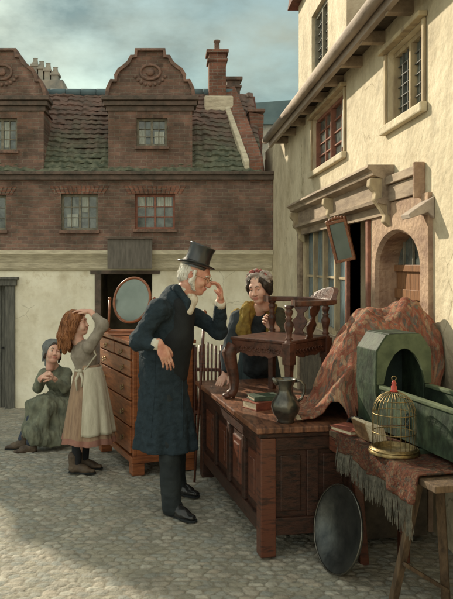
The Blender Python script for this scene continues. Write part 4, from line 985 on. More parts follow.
# planks leaning in the open doorway
for i, (y, w_, h_, lab) in enumerate(((DW[0] + .12, .22, 1.72, 'wide pale plank leaning inside the dark shop doorway'), (DW[0] + .42, .09, 1.5, 'narrow brown plank leaning behind the wide one in the shop doorway'))):
    mb = MB(); mb.box((XW + .16, y, h_ / 2), (.03, w_, h_), Matrix.Rotation(.06, 3, 'Y') @ Matrix.Rotation(.05 * (1 - 2 * i), 3, 'X')); tag(mb.build('plank', M['oldwood'] if i == 0 else M['trestle'], bevel=.003, loc=(XW + .16, y, 0)), lab, 'plank')

# ------------------------------------------------------------------ furniture and wares
def RZm(a): return Matrix.Rotation(a, 3, 'Z')
def tag_t(o, lab, cat, group=None): return tag(o, lab, cat, group)
class FrameAx:
    """local frame: a along, b across, z up"""
    def __init__(s, o, ang): s.o = Vector(o); s.a = Vector((math.sin(ang), -math.cos(ang), 0)); s.b = Vector((math.cos(ang), math.sin(ang), 0)); s.R = Matrix((s.b, -s.a, Vector((0, 0, 1)))).transposed()
    def __call__(s, a, b, z): return s.o + s.a * a + s.b * b + Vector((0, 0, z))
    def box(s, mb, a0, a1, b0, b1, z0, z1): return mb.box(s((a0 + a1) / 2, (b0 + b1) / 2, (z0 + z1) / 2), (abs(b1 - b0), abs(a1 - a0), abs(z1 - z0)), s.R)

# long panelled coffer: a=0 far end, runs towards the camera
CT = .737
CF = FrameAx((.235, 5.50, 0), math.radians(9.9)); CL = 1.60; CWd = .62
cof = thing('coffer', 'long dark panelled oak coffer carrying the armchair and the jug', 'coffer', CF(0, 0, 0))
mb = MB(); CF.box(mb, .03, CL - .03, .03, CWd - .03, .12, CT - .05); mb.build('body', M['oak'], cof)
mb = MB(); CF.box(mb, -.03, CL + .02, -.03, CWd + .02, CT - .033, CT); mb.build('top', M['oaktop'], cof, bevel=.006)
mb = MB(); CF.box(mb, -.012, CL + .005, -.012, CWd + .005, CT - .062, CT - .034); mb.build('top_moulding', M['oak'], cof, bevel=.008)
for a, b in ((0, 0), (CL - .09, 0), (0, CWd - .09), (CL - .09, CWd - .09)):
    mb = MB(); CF.box(mb, a, a + .09, b, b + .09, .002, CT - .063); mb.build('leg', M['mahog'] if a > 1 and b == 0 else M['oak'], cof, bevel=.006)
mb = MB()
CF.box(mb, .09, CL - .09, .008, .06, .60, CT - .063); CF.box(mb, .09, CL - .09, .008, .06, .12, .21)
for a in (.42, .80, 1.16): CF.box(mb, a, a + .07, .010, .06, .21, .60)
mb.build('front_frame', M['oak'], cof, bevel=.006)
for a0, a1 in ((.09, .42), (.49, .80), (.87, 1.16), (1.23, CL - .09)):
    mb = MB(); CF.box(mb, a0 + .05, a1 - .05, .018, .05, .26, .55); CF.box(mb, a0 + .09, a1 - .09, .012, .05, .30, .51)
    mb.build('panel', M['mahog'], cof, bevel=.008)
mb = MB()
CF.box(mb, CL - .06, CL - .008, .09, CWd - .09, .60, CT - .063); CF.box(mb, CL - .06, CL - .008, .09, CWd - .09, .12, .22); CF.box(mb, CL - .06, CL - .010, CWd / 2 - .035, CWd / 2 + .035, .22, .60)
mb.build('end_frame', M['oak'], cof, bevel=.006)
for b0, b1 in ((.09, CWd / 2 - .035), (CWd / 2 + .035, CWd - .09)):
    mb = MB(); CF.box(mb, CL - .05, CL - .022, b0 + .03, b1 - .03, .25, .57); mb.build('end_panel', M['oak'], cof, bevel=.008)
# trunk behind it that carries the rug
TF = FrameAx((.905, 5.15, 0), math.radians(9.9)); 
tr = thing('trunk', 'plain dark wooden trunk between coffer and shop wall, under the draped rug', 'trunk', TF(0, 0, 0))
mb = MB(); TF.box(mb, 0, 1.08, 0, .45, .04, .60); mb.build('body', M['darkwood'], tr, bevel=.008)
mb = MB(); TF.box(mb, -.015, 1.09, -.012, .462, .602, CT - .001); mb.build('lid', M['oak'], tr, bevel=.02)
mb = MB(); 
for a in (.2, .8): TF.box(mb, a, a + .05, -.018, -.001, .04, .73)
mb.build('strap', M['iron'], tr)

# corner armchair standing on the coffer
Lc, Fc, Rc, Bc = Vector((.435, 4.80, 0)), Vector((.765, 4.50, 0)), Vector((1.085, 4.88, 0)), Vector((.755, 5.18, 0)); SZ = CT + .40; AZ = CT + .665
arm = thing('armchair', 'carved dark corner armchair with curved arm rail standing on the coffer', 'armchair', ((Lc + Rc) / 2 + Vector((0, 0, CT))))
Cc = (Lc + Rc) / 2
def zz(p, z): return Vector((p.x, p.y, z))
mb = MB(); out = (Lc - Cc).normalized(); pl = [zz(Lc, SZ - .03) + out * .0, zz(Lc, SZ - .09) + out * .03, zz(Lc, CT + .25) + out * .018, zz(Lc, CT + .13) - out * .006, zz(Lc, CT + .06) - out * .004, zz(Lc, CT + .035) + out * .014, zz(Lc, CT + .016) + out * .026]
mb.tube(pl, [.040, .052, .044, .034, .030, .034, .036], 14); mb.ball(zz(Lc, CT + .02) + out * .045, (.036, .036, .02), 12); mb.ball(zz(Lc, SZ - .09) + out * .04, (.025, .03, .05), 10)
mb.build('cabriole_leg', M['chair'], arm, True)
def turned(mb, p, z0, z1, r, n=14, lean=Vector((0, 0, 0))):
    h = z1 - z0; pr = [(1.0, 0), (1.0, .08), (.55, .10), (.95, .14), (.6, .19), (.72, .3), (1.05, .45), (1.1, .52), (.6, .62), (.9, .66), (.55, .70), (.8, .78), (1.0, .86), (.6, .9), (1.0, .93), (1.0, 1)]
    mb.lathe([(a * r, b * h) for a, b in pr], zz(p, z0), lean + Vector((0, 0, 1)), n)
for p, nm in ((Fc, 'front'), (Rc, 'r'), (Bc, 'b')):
    mb = MB(); mb.box(zz(p, SZ - .06), (.064, .064, .14), RZm(.75)); mb.tube([zz(p, SZ - .12), zz(p, CT + .22), zz(p, CT + .10), zz(p, CT + .0)], [.034, .030, .028, .032], 4); mb.build('leg', M['chair'], arm, bevel=.003)
    mb = MB(); turned(mb, p, SZ, AZ - .012, .028); mb.build('arm_post', M['chair'], arm, True)
mb = MB()
q = [zz(Lc, 0), zz(Fc, 0), zz(Rc, 0), zz(Bc, 0)]
mb.prism([((v - Cc) * 1.07 + Cc).xy[:] for v in q], lambda a, b: (a, b, SZ), lambda a, b: (a, b, SZ + .022)); mb.build('seat', M['chair'], arm, bevel=.006)
for A, B in ((Lc, Fc), (Fc, Rc), (Rc, Bc), (Bc, Lc)):
    d = (B - A); L = d.length; d = d.normalized(); nrm = Vector((d.y, -d.x, 0))
    pts = [(0, SZ - .001), (0, SZ - .125)]
    for i in range(1, 20):
        u = i / 20; pts.append((u, SZ - .115 + .025 * abs(math.sin(u * math.pi * 3)) + (.0 if .42 < u < .58 else .012)))
    pts += [(1, SZ - .125), (1, SZ - .001)]
    mb = MB(); mb.prism(pts, lambda u, z: A + (B - A) * u + nrm * .012 + Vector((0, 0, z)), lambda u, z: A + (B - A) * u - nrm * .012 + Vector((0, 0, z))); ap = mb.build('apron', M['chair'], arm)
    mb = MB()
    for i in range(2, 11):
        c = A + (B - A) * (i / 12) + nrm * .014 + Vector((0, 0, SZ - .050)); mb.tube([c + d * .015 * math.cos(t) + Vector((0, 0, .013 * math.sin(t))) + nrm * .002 for t in np.linspace(0, 5.4, 9)], .0035, 5)
    mb.build('carving', M['chair'], ap, True)
mb = MB()                                             # U-shaped rail around the back corner
ctr = Cc + (Rc - Cc) * .04
def railpt(t, r=.34): 
    ang = math.atan2((Rc - Cc).y, (Rc - Cc).x) + (t - .5) * math.radians(188); return ctr + Vector((math.cos(ang), math.sin(ang), 0)) * r
pts = [railpt(t) for t in np.linspace(0, 1, 31)]
V = []
for i, p in enumerate(pts):
    o_ = (p - ctr).normalized(); w = .033 + (.016 if i in (0, 1, 29, 30) else 0); ht = .034
    V += [zz(p - o_ * w, AZ - ht / 2), zz(p + o_ * w, AZ - ht / 2), zz(p + o_ * w, AZ + ht / 2), zz(p - o_ * w, AZ + ht / 2)]
Fq = [(4 * i + k, 4 * i + (k + 1) % 4, 4 * i + 4 + (k + 1) % 4, 4 * i + 4 + k) for i in range(30) for k in range(4)] + [(0, 1, 2, 3), (123, 122, 121, 120)]
mb.add(V, Fq); mb.build('arm_rail', M['chair'], arm, bevel=.007)
mb = MB(); V = []
for i in range(9, 22):
    p = pts[i]; o_ = (p - ctr).normalized(); u = (i - 9) / 12; hh = .075 * math.sin(u * math.pi) ** .6 + .004; tl = .02
    V += [zz(p - o_ * .012 + o_ * tl * 0, AZ + .012), zz(p + o_ * .024, AZ + .012), zz(p + o_ * (.024 + tl), AZ + .013 + hh), zz(p + o_ * tl * .4, AZ + .013 + hh)]
mb.add(V, [(4 * i + k, 4 * i + (k + 1) % 4, 4 * i + 4 + (k + 1) % 4, 4 * i + 4 + k) for i in range(12) for k in range(4)] + [(0, 1, 2, 3), (51, 50, 49, 48)])
mb.build('crest', M['chair'], arm, bevel=.003)
for A, B in ((Fc, Rc), (Rc, Bc)):
    m_ = (A + B) / 2; d = (B - A).normalized(); o_ = (m_ - Cc).normalized() * .055
    prof = [(.045, 0), (.03, .12), (.05, .25), (.062, .38), (.03, .52), (.022, .62), (.05, .72), (.062, .86), (.045, 1)]
    Lp = [(a, b) for a, b in prof] + [(-a, b) for a, b in prof[::-1]]; H_ = AZ - SZ - .03
    mb = MB(); mb.prism(Lp, lambda a, b: zz(m_ + d * a + o_ * b, SZ + .02 + b * H_), lambda a, b: zz(m_ + d * a + o_ * b + o_.normalized() * .012, SZ + .02 + b * H_)); mb.build('splat', M['chair'], arm, bevel=.002)
mb = MB(); mb.bar(zz((Lc + Fc) / 2 + (Rc - Lc) * .02, CT + .13), zz((Rc + Bc) / 2, CT + .13), .022); mb.bar(zz(Fc, CT + .12), zz(Bc, CT + .12), .02); mb.build('stretcher', M['chair'], arm, bevel=.003) if False else None

# pewter jug
jp = P(285.5, 421.5, 4.07); jp.z = CT
jug = thing('jug', 'round-bellied dark pewter jug with a flared rim on the coffer corner', 'jug', jp)
mb = MB(); mb.lathe([(.045, 0), (.052, .004), (.048, .014), (.058, .03), (.077, .062), (.084, .09), (.078, .12), (.058, .15), (.043, .172), (.040, .19), (.046, .215), (.060, .245), (.064, .252), (.060, .253), (.052, .236), (.036, .19)], jp, n=36, cap=True); mb.build('body', M['pewter'], jug, True)
mb = MB(); mb.tube([jp + Vector(v) for v in ((.055, .0, .238), (.085, 0, .240), (.108, 0, .215), (.108, 0, .175), (.095, 0, .14), (.070, 0, .115))], [.009, .009, .009, .009, .008, .008], 8); mb.build('handle', M['pewter'], jug, True)
mb = MB(); mb.tube([jp + Vector(v) for v in ((-.045, -.01, .225), (-.066, -.013, .248), (-.078, -.015, .258))], [.020, .014, .006], 8); mb.build('spout', M['pewter'], jug, True)

def book(name, c, size, ang, m, lab, z0, tilt=0, parent=None):
    R = RZm(ang) @ Matrix.Rotation(tilt, 3, 'X'); L_, Wd, T = size; c = Vector((c[0], c[1], z0 + T / 2 + abs(math.sin(tilt)) * Wd / 2))
    t = thing('book', lab, 'book', (c.x, c.y, z0))
    mb = MB()
    for s in (-1, 1): mb.box(c + R @ Vector((0, 0, s * (T / 2 - .003))), (L_, Wd, .006), R)
    mb.box(c + R @ Vector((0, Wd / 2 - .003, 0)), (L_, .006, T - .0125), R); mb.build('cover', m, t, bevel=.0015)
    mb = MB(); mb.box(c + R @ Vector((0, -.004, 0)), (L_ - .014, Wd - .018, T - .0125), R); mb.build('pages', M['page'], t)
    return t
bp_ = P(262, 407, 4.46)
book('book', (bp_.x + .01, bp_.y + .02), (.22, .16, .05), .5 + math.pi, M['bookred'], 'thick red leather book lying under the armchair seat, lower of two', CT)
book('book', (bp_.x + .02, bp_.y + .04), (.19, .14, .028), .25 + math.pi, M['bookgreen'], 'thin green book on top of the red one under the armchair', CT + .051)
loosep = P(262, 421, 4.13)

# round pewter platter leaning against the coffer end
pc = Vector((.913, 3.76, .232)); nrm = Vector((-.87, -.27, .20)).normalized()
pl = thing('platter', 'large round tarnished pewter platter leaning by the coffer end', 'platter', (pc.x, pc.y, .01))
r_ = pc.z / math.sqrt(1 - nrm.z ** 2) - .006
mb = MB(); mb.lathe([(.002, -.012), (r_ * .66, -.012), (r_ * .72, .004), (r_ * .96, .016), (r_ * .99, .020), (r_, .014), (r_ * .98, .008), (r_ * .73, -.006), (r_ * .66, -.02), (.002, -.02)], pc, nrm, n=56, cap=False); mb.build('dish', M['platter'], pl, True)
S_, U_, D_ = frame_from(nrm)
mb = MB(); mb.tube([pc + nrm * .02 + (S_ * math.cos(a) + U_ * math.sin(a)) * r_ * .985 for a in np.linspace(0, 2 * math.pi, 61)[:-1]], .005, 6, closed=True); mb.build('rim', M['pewter'], pl, True)

# trestle table on the right
TB = FrameAx((.885, 3.90, 0), math.radians(12.2)); TL = .98; TW = .47; TZ = .735
tt = thing('trestle_table', 'rough trestle table under the red carpet, at the right edge', 'table', TB(.5, .2, 0))
mb = MB(); TB.box(mb, 0, TL + .04, 0, TW, TZ - .035, TZ - .006); mb.build('tabletop', M['trestle'], tt, bevel=.004)
mb = MB(); TB.box(mb, .01, .75, -.004, .02, TZ - .11, TZ - .036); mb.build('side_rail', M['mahog'], tt, bevel=.004)
mb = MB(); mb.bar(TB(.08, .17, 0.002), TB(.06, .12, TZ - .036), .05); mb.build('leg', M['mahog'], tt, bevel=.005)
mb = MB(); mb.bar(TB(.10, .40, 0), TB(.07, .42, TZ - .036), .055); mb.build('leg', M['mahog'], tt, bevel=.005)
def fl(x, D, z=0): return Vector(((x - CX) * D / F, D, z))
lt = [(fl(393, 3.42), TB(.72, .12, TZ - .036)), (fl(446, 3.42), TB(.74, .20, TZ - .036)), (fl(470, 3.05), TB(.86, .36, TZ - .036))]
for a, b in lt: mb = MB(); mb.bar(a + Vector((0, 0, .003)), b, .04, .03); mb.build('leg', M['trestle'], tt, bevel=.004)
a = lt[0][0].lerp(lt[0][1], .33); b = lt[1][0].lerp(lt[1][1], .12); mb = MB(); mb.bar(a + Vector((0, -.03, 0)), b + Vector((0, -.03, 0)), .03, .018); mb.build('brace', M['trestle'], tt, bevel=.003)
# carpet over it: top, overhang on the left side, then the fringe
def carpet_pt(u, v):
    """u along 0..1, v across: 0 bottom of the hang .. 1 wall side"""
    a = .13 + u * .78; hang = .055 + .075 * u + .012 * math.sin(u * 17)
    wv = .010 * math.sin(u * 30 + 1) + .006 * math.sin(u * 57)
    if v < .3: t = v / .3; return TB(a + .015 * math.sin(u * 9), -.012 - .018 * (1 - t) + wv * (1 - t), TZ - hang * (1 - t) + .004)
    t = (v - .3) / .7; return TB(a, -.010 + t * (TW - .0), TZ + .006 + .004 * math.sin(a * 31) * math.sin(t * 9))
mb = MB(); mb.grid(carpet_pt, 90, 40)
cp = mb.build('carpet', M['carpet'], None, True, loc=TB(.5, .2, TZ)); grid_uv(cp, 90, 40); tag(cp, 'dark red patterned carpet with long grey fringe over the trestle table', 'carpet')
sm = cp.modifiers.new('thickness', 'SOLIDIFY'); sm.thickness = .005; sm.offset = 1
mb = MB(); rg = random.Random(5)
for i in range(420):
    u = .01 + .98 * (i + rg.uniform(-.4, .4)) / 419; p = Vector(carpet_pt(u, 0)); L = .09 + rg.uniform(-.02, .02) + .05 * u; dr_ = Vector((rg.uniform(-.012, .012), rg.uniform(-.012, .012), 0))
    mb.tube([p + Vector((0, 0, .006)), p + dr_ * .4 - Vector((.004, 0, L * .5)), p + dr_ - Vector((0, 0, L))], [.0011, .0017, .0010], 3)
f_ = mb.build('fringe', M['fringe'], None, loc=TB(.5, .2, TZ)); f_.parent = cp; f_.location = (0, 0, 0)

# books at the left edge of the table
b0 = P(349, 424, 3.78); book('book', (b0.x, b0.y), (.17, .12, .028), -1.1, M['bookred'], 'red book with cream page edges at the coffer end of the table', TZ + .012, .05)
for i, (x, D) in enumerate(((362, 3.62), (369, 3.57), (376, 3.52))):
    b1 = fl(x, D); R = RZm(.25 + .05 * i) @ Matrix.Rotation(1.25, 3, 'Y')
    t = thing('book', ('brown book standing on its edge, leftmost of the three tilted ones', 'pale vellum-bound book tilted in the middle of the three by the birdcage', 'pale worn book tilted against its neighbours, nearest the birdcage')[i], 'book', (b1.x, b1.y, TZ + .012), 'tilted books by the birdcage')
    c = Vector((b1.x, b1.y, TZ + .065))
    mb = MB()
    for s in (-1, 1): mb.box(c + R @ Vector((0, 0, s * .010)), (.10, .13, .004), R)
    mb.build('cover', M['page'] if i >= 1 else M['bookbrown'], t, bevel=.001)
    mb = MB(); mb.box(c + R @ Vector((-.002, 0, 0)), (.101, .126, .0155), R); mb.build('pages', M['page'], t)

# green hooded cradle
CB = .205; CWI = .285; CR = FrameAx(TB(-.02, CB, 0), math.radians(12.2)); cz = TZ + .014
crd = thing('cradle', 'green painted hooded wooden cradle beside the birdcage, hood towards the rug', 'cradle', CR(.3, .14, cz))
mb = MB(); hz0, hz1 = cz, cz + .525; H0, H1 = -.02, .20
mb.prism([(-.0, hz0), (-.02, hz0 + .25), (-.015, hz0 + .44), (.045, hz1), (.06, hz1), (.06, hz1 - .012), (.022, hz0 + .43), (.018, hz0 + .25), (.018, hz0)], lambda b, z: CR(H0, b, z), lambda b, z: CR(H1, b, z))
mb.prism([(CWI, hz0), (CWI + .02, hz0 + .25), (CWI + .015, hz0 + .44), (CWI - .045, hz1), (CWI - .06, hz1), (CWI - .06, hz1 - .012), (CWI - .022, hz0 + .43), (CWI - .018, hz0 + .25), (CWI - .018, hz0)], lambda b, z: CR(H0, b, z), lambda b, z: CR(H1, b, z))
mb.build('hood_side', M['cradle'], crd, bevel=.004)
mb = MB(); CR.box(mb, H0, H1 + .015, .052, CWI - .052, hz1 - .014, hz1 + .006); mb.build('hood_top', M['cradle'], crd, bevel=.005)
ar = [(.018, cz + .26)] + [(.018 + (CWI - .036) * i / 12, cz + .26 + .19 * math.sin(math.pi * i / 12) ** .6) for i in range(1, 12)] + [(CWI - .018, cz + .26)]
oh = [(-.02, cz + .26), (-.018, cz + .36), (-.016, cz + .437), (.012, cz + .482), (.046, cz + .527), (CWI * .36, cz + .529)]; otr = oh + [(CWI / 2, cz + .529)] + [(CWI - b, z) for b, z in oh[::-1]]
mb = MB(); n = len(ar)
for w_ in (H1 + .002, H1 + .018): mb.add([CR(w_, b, z) for b, z in ar] + [CR(w_, b, z) for b, z in otr], [(i, i + 1, i + n + 1, i + n) for i in range(n - 1)])
mb.add([CR(H1 + .002, b, z) for b, z in ar] + [CR(H1 + .018, b, z) for b, z in ar], [(i, i + 1, i + n + 1, i + n) for i in range(n - 1)])
mb.build('hood_arch', M['cradletrim'], crd)
mb = MB(); CR.box(mb, H0 - .015, H0 - .001, .0, CWI, hz0, hz1 - .06); CR.box(mb, H0, .02, .02, CWI - .02, cz + .01, cz + .02); mb.build('headboard', M['cradle'], crd, bevel=.003)
mb = MB(); CR.box(mb, H0 + .001, H0 + .006, .02, CWI - .02, cz + .02, hz1 - .07); mb.build('lining', M['cradlein'], crd)
E1 = .93
for b0_, b1_ in ((-.004, .014), (CWI - .014, CWI + .004)):
    mb = MB(); CR.box(mb, H1 + .003, E1, b0_, b1_, cz + .02, cz + .235); mb.build('side_board', M['cradle'], crd, bevel=.003)
    mb = MB(); CR.box(mb, H1 + .02, E1, b0_ - .008, b1_ + .008, cz + .237, cz + .257); mb.build('side_rail', M['cradletrim'], crd, bevel=.005)
mb = MB(); CR.box(mb, E1, E1 + .018, -.004, CWI + .004, cz + .02, cz + .26); mb.build('footboard', M['cradle'], crd, bevel=.004)
mb = MB(); CR.box(mb, H0, E1, .014, CWI - .014, cz + .02, cz + .034); mb.build('floor_board', M['cradle'], crd)
for a in (.02, .6):
    mb = MB(); CR.box(mb, a, a + .03, -.03, CWI + .03, cz - .0135, cz + .019); mb.build('rocker', M['cradle'], crd, bevel=.006)
mb = MB(); mb.grid(lambda u, v: CR(.0 + .88 * u, .02 + (CWI - .04) * v, cz + .09 + .03 * math.sin(v * math.pi) + .008 * math.sin(u * 21 + v * 5)), 40, 14); mb.build('blanket', M['cradlein'], crd, True)
# painted floral spray on the side board, as the picture shows a darker motif
mb = MB()
for i in range(7):
    a = i * .9; mb.ball(CR(.50 + .018 * math.cos(a), -.0045, cz + .125 + .025 * math.sin(a)), (.014, .004, .018), 8)
mb.build('floral_motif', M['cradlein'], crd, True)

# birdcage
gc_ = P(394, 453, 3.36); gc_.z = TZ + .014; gr = .100
cg = thing('birdcage', 'small brass wire dome birdcage with a red knob on the table carpet', 'birdcage', gc_)
mb = MB(); mb.lathe([(gr + .018, 0), (gr + .02, .008), (gr + .012, .018), (gr + .004, .03), (gr - .004, .03), (gr - .004, .012), (.001, .012)], gc_, n=40, cap=False); mb.build('base', M['brass'], cg, True)
mb = MB(); mb.tube([gc_ + Vector((math.cos(a) * (gr + .012), math.sin(a) * (gr + .012), .02)) for a in np.linspace(0, 2 * math.pi, 49)[:-1]], .0045, 8, closed=True)
for h, r in ((.10, gr), (.19, gr), (.255, gr * .80)):
    mb.tube([gc_ + Vector((math.cos(a) * r, math.sin(a) * r, h)) for a in np.linspace(0, 2 * math.pi, 49)[:-1]], .0022, 6, closed=True)
mb.build('hoop', M['brass'], cg, True)
mb = MB()
for i in range(28):
    a = 2 * math.pi * i / 28; pr = [(gr, .02), (gr, .10), (gr, .19)] + [(gr * math.cos(t), .19 + .105 * math.sin(t)) for t in np.linspace(.15, 1.45, 9)]
    mb.tube([gc_ + Vector((math.cos(a) * r, math.sin(a) * r, h)) for r, h in pr], .0011, 4)
mb.build('wires', M['brass'], cg, True)
mb = MB(); mb.tube([gc_ + Vector((-.07, 0, .13)), gc_ + Vector((.07, 0, .13))], .003, 6); mb.build('perch', M['trestle'], cg, True)
mb = MB(); mb.lathe([(.016, .292), (.018, .298), (.013, .303), (.014, .318), (.009, .322), (.012, .332), (.006, .345), (.001, .349)], gc_, n=18); mb.build('knob', M['red'], cg, True)
mb = MB(); mb.tube([gc_ + Vector((math.cos(a) * .011, 0, .356 + math.sin(a) * .011)) for a in np.linspace(0, 2 * math.pi, 17)[:-1]], .002, 6, closed=True); mb.build('hanging_ring', M['brass'], cg, True)

# small dark toppled pot between the rug and the cradle
pp = P(354, 411, 3.88); pp.z = TZ + .014 + .03
pot = thing('pot', 'small black round pot lying on its side against the cradle', 'pot', (pp.x, pp.y, TZ + .01))
mb = MB(); mb.lathe([(.001, -.045), (.02, -.044), (.030, -.025), (.031, 0), (.022, .02), (.018, .03), (.024, .042), (.020, .041), (.014, .028)], pp, Vector((-.6, -.75, .12)), n=24, cap=False); mb.build('body', M['iron'], pot, True)
mb = MB(); mb.tube([pp + Vector(v) for v in ((.0, -.02, .025), (.035, -.03, .03), (.05, -.02, .01), (.03, 0, -.01))], .005, 6); mb.build('handle', M['iron'], pot, True)

# rug thrown over the trunk and the cradle hood
RPX = [(300, 421), (312, 414), (322, 403), (331, 376), (341, 352), (353, 334), (371, 318), (392, 310), (411, 308), (427, 315), (437, 332), (444, 356), (452, 380)]
RX = [((x - CX) * 4.22 / F, EYE - (y - HY) * 4.22 / F - CT) for x, y in RPX]
def rug_pt(u, v):
    x = RX[0][0] - .02 + u * (1.60 - RX[0][0] + .02); y = 4.055 + v * .72
    h = float(np.interp(x, [q[0] for q in RX], [max(q[1], 0) for q in RX])); h = .25 * sum(float(np.interp(x + d, [q[0] for q in RX], [max(q[1], 0) for q in RX])) for d in (-.03, -.01, .01, .03))
    dv = (y - 4.33 - .05 * math.sin(x * 6)) / (.29 + .02 * math.sin(x * 11)); env = max(0, 1 - abs(dv) ** 3.2) ** .55 if abs(dv) < 1 else 0
    h *= env; g = min(1, h * 6)
    z = CT + .010 + h + g * (.020 * math.sin(x * 17 + 2.2 * math.sin(y * 9)) + .06 * mnoise.noise(Vector((x * 7, y * 7, 1.3))) + .03 * abs(mnoise.noise(Vector((x * 13, y * 11, 7)))) + .012 * mnoise.noise(Vector((x * 18, y * 18, 4))))
    if h < .03: z += .012 * max(0, mnoise.noise(Vector((x * 9, y * 9, 2.2)))) + .006 * max(0, math.sin(x * 40 + y * 22))
    x2 = x + g * (.030 * math.sin(y * 21 + h * 7) + .016 * math.sin(y * 43)) * (1.15 - min(1, h / .62)); y2 = y + g * .022 * math.sin(x * 23 + h * 5) * (1.1 - min(1, h / .62))
    return Vector((min(x2, 1.60), y2, max(z, CT + .008)))
mb = MB(); mb.grid(rug_pt, 150, 110)
rug = mb.build('rug', M['rug'], None, True, loc=(1.2, 4.3, CT)); grid_uv(rug, 150, 110); tag(rug, 'thick red and cream oriental rug heaped in a tall arch behind the cradle', 'rug')
sm = rug.modifiers.new('thickness', 'SOLIDIFY'); sm.thickness = .012; sm.offset = 1
mb = MB()
for i in range(150):
    v = i / 149; p = rug_pt(0, v); mb.tube([p + Vector((.006, 0, .006)), p + Vector((-.03, rg.uniform(-.006, .006), .004))], .0018, 4)
f_ = mb.build('fringe', M['page'], None, loc=(1.2, 4.3, CT)); f_.parent = rug; f_.location = (0, 0, 0)

# chest of drawers with the toilet mirror
A0 = Vector((-.64, 6.40, 0)); B0 = Vector((-.285, 5.46, 0)); dA = (B0 - A0).normalized(); nA = Vector((-dA.y, dA.x, 0)) if Vector((-dA.y, dA.x, 0)).x < 0 else Vector((dA.y, -dA.x, 0)); LA = (B0 - A0).length
inn = -nA; RA = Matrix((dA, inn, Vector((0, 0, 1)))).transposed()
if RA.determinant() < 0: pass
def CA(a, b, z): return A0 + dA * a + inn * b + Vector((0, 0, z))
def cbox(mb, a0, a1, b0, b1, z0, z1):
    V = [CA(a, b, z) for a in (a0, a1) for b in (b0, b1) for z in (z0, z1)]
    return mb.add(V, [(0, 1, 3, 2), (4, 6, 7, 5), (0, 4, 5, 1), (2, 3, 7, 6), (0, 2, 6, 4), (1, 5, 7, 3)])
dra = thing('chest_of_drawers', 'tall warm mahogany chest of drawers behind the old man, facing the girls', 'chest of drawers', CA(.5, .25, -.05))
zt = 1.05
mb = MB(); cbox(mb, 0, LA, .03, .50, .12, zt - .03); cbox(mb, 0, .04, .0, .03, .12, zt - .03); cbox(mb, LA - .04, LA, 0, .03, .12, zt - .03); mb.build('carcass', M['drawer'], dra, bevel=.004)
mb = MB(); cbox(mb, -.03, LA + .03, -.03, .52, zt - .028, zt); mb.build('top', M['drawer'], dra, bevel=.006)
mb = MB(); cbox(mb, -.02, LA + .02, -.02, .51, .10, .15); mb.build('plinth', M['drawer'], dra, bevel=.006)
for a, b in ((-.01, -.01), (LA - .09, -.01), (-.01, .41), (LA - .09, .41)):
    mb = MB(); cbox(mb, a, a + .1, b, b + .1, -.04 if a < .1 else .002, .098); mb.build('foot', M['drawer'], dra, bevel=.006)
zs = [.16, .375, .58, .765, .90, zt - .04]; 
for i in range(5):
    halves = [(.045, LA - .045)] if i < 4 else [(.045, LA / 2 - .008), (LA / 2 + .008, LA - .045)]
    for a0, a1 in halves:
        mb = MB(); cbox(mb, a0, a1, -.012, .028, zs[i] + .006, zs[i + 1] - .006); d_ = mb.build('drawer', M['drawer'], dra, bevel=.005)
        mb = MB(); cbox(mb, a0 + .0, a1, -.002, .004, zs[i] + .001, zs[i] + .0055); zc = (zs[i] + zs[i + 1]) / 2
        for ac in ([a0 + (a1 - a0) * .2, a0 + (a1 - a0) * .8] if i < 4 else [(a0 + a1) / 2]):
            m2 = MB(); c = CA(ac, -.014, zc); m2.ball(c, (.012, .012, .012), 10)
            m2.tube([CA(ac + .04 * math.cos(t), -.022 - .012 * math.sin(-t), zc + .026 * math.sin(t)) for t in np.linspace(math.pi, 2 * math.pi, 9)], .0045, 6)
            m2.build('handle', M['brass'], d_, True)
# toilet mirror on it
tmc = P(132, 300, 6.0)
tm = thing('toilet_mirror', 'oval swing mirror in a thin red-brown frame on the chest of drawers', 'mirror', (tmc.x, tmc.y, zt))
tn = Vector((-.35, -.93, .16)).normalized(); S_, U_, D_ = frame_from(tn)
rollA = -.22; s2 = S_ * math.cos(rollA) + U_ * math.sin(rollA); u2 = -S_ * math.sin(rollA) + U_ * math.cos(rollA)
def ov(a, r=1, off=0): return tmc + s2 * math.cos(a) * .165 * r + u2 * math.sin(a) * .192 * r + tn * off
mb = MB(); mb.tube([ov(a) for a in np.linspace(0, 2 * math.pi, 49)[:-1]], .012, 8, closed=True); fr = mb.build('frame', M['drawer'], tm, True)
mb = MB(); mb.add([ov(a, .95, .002) for a in np.linspace(0, 2 * math.pi, 49)[:-1]] + [ov(a, .95, -.006) for a in np.linspace(0, 2 * math.pi, 49)[:-1]], [tuple(range(48)), tuple(range(48, 96))[::-1]]); mb.build('mirror_glass', M['mirror'], tm)
for s in (-1, 1):
    bx_ = tmc + Vector((.19 * s, 0, 0)); base = Vector((bx_.x + .02 * s, tmc.y + .01, zt))
    mb = MB(); mb.tube([zz(base, zt + .03), zz(base, zt + .12) + Vector((-.01 * s, 0, 0)), zz(bx_, tmc.z)], [.014, .010, .012], 10); mb.ball(zz(bx_, tmc.z + .012), .015, 10); mb.build('post', M['drawer'], tm, True)
    mb = MB(); mb.tube([zz(base, zt + .05) + Vector((-.02 * s, 0, 0)), zz(base, zt + .035) + Vector((.03 * s, -.03, 0)), zz(base, zt + .012) + Vector((.06 * s, -.07, 0))], [.012, .013, .012], 8); mb.build('scroll_foot', M['drawer'], tm, True)
mb = MB(); mb.box((tmc.x, tmc.y + .01, zt + .03), (.40, .10, .03)); mb.build('stand', M['drawer'], tm, bevel=.006)

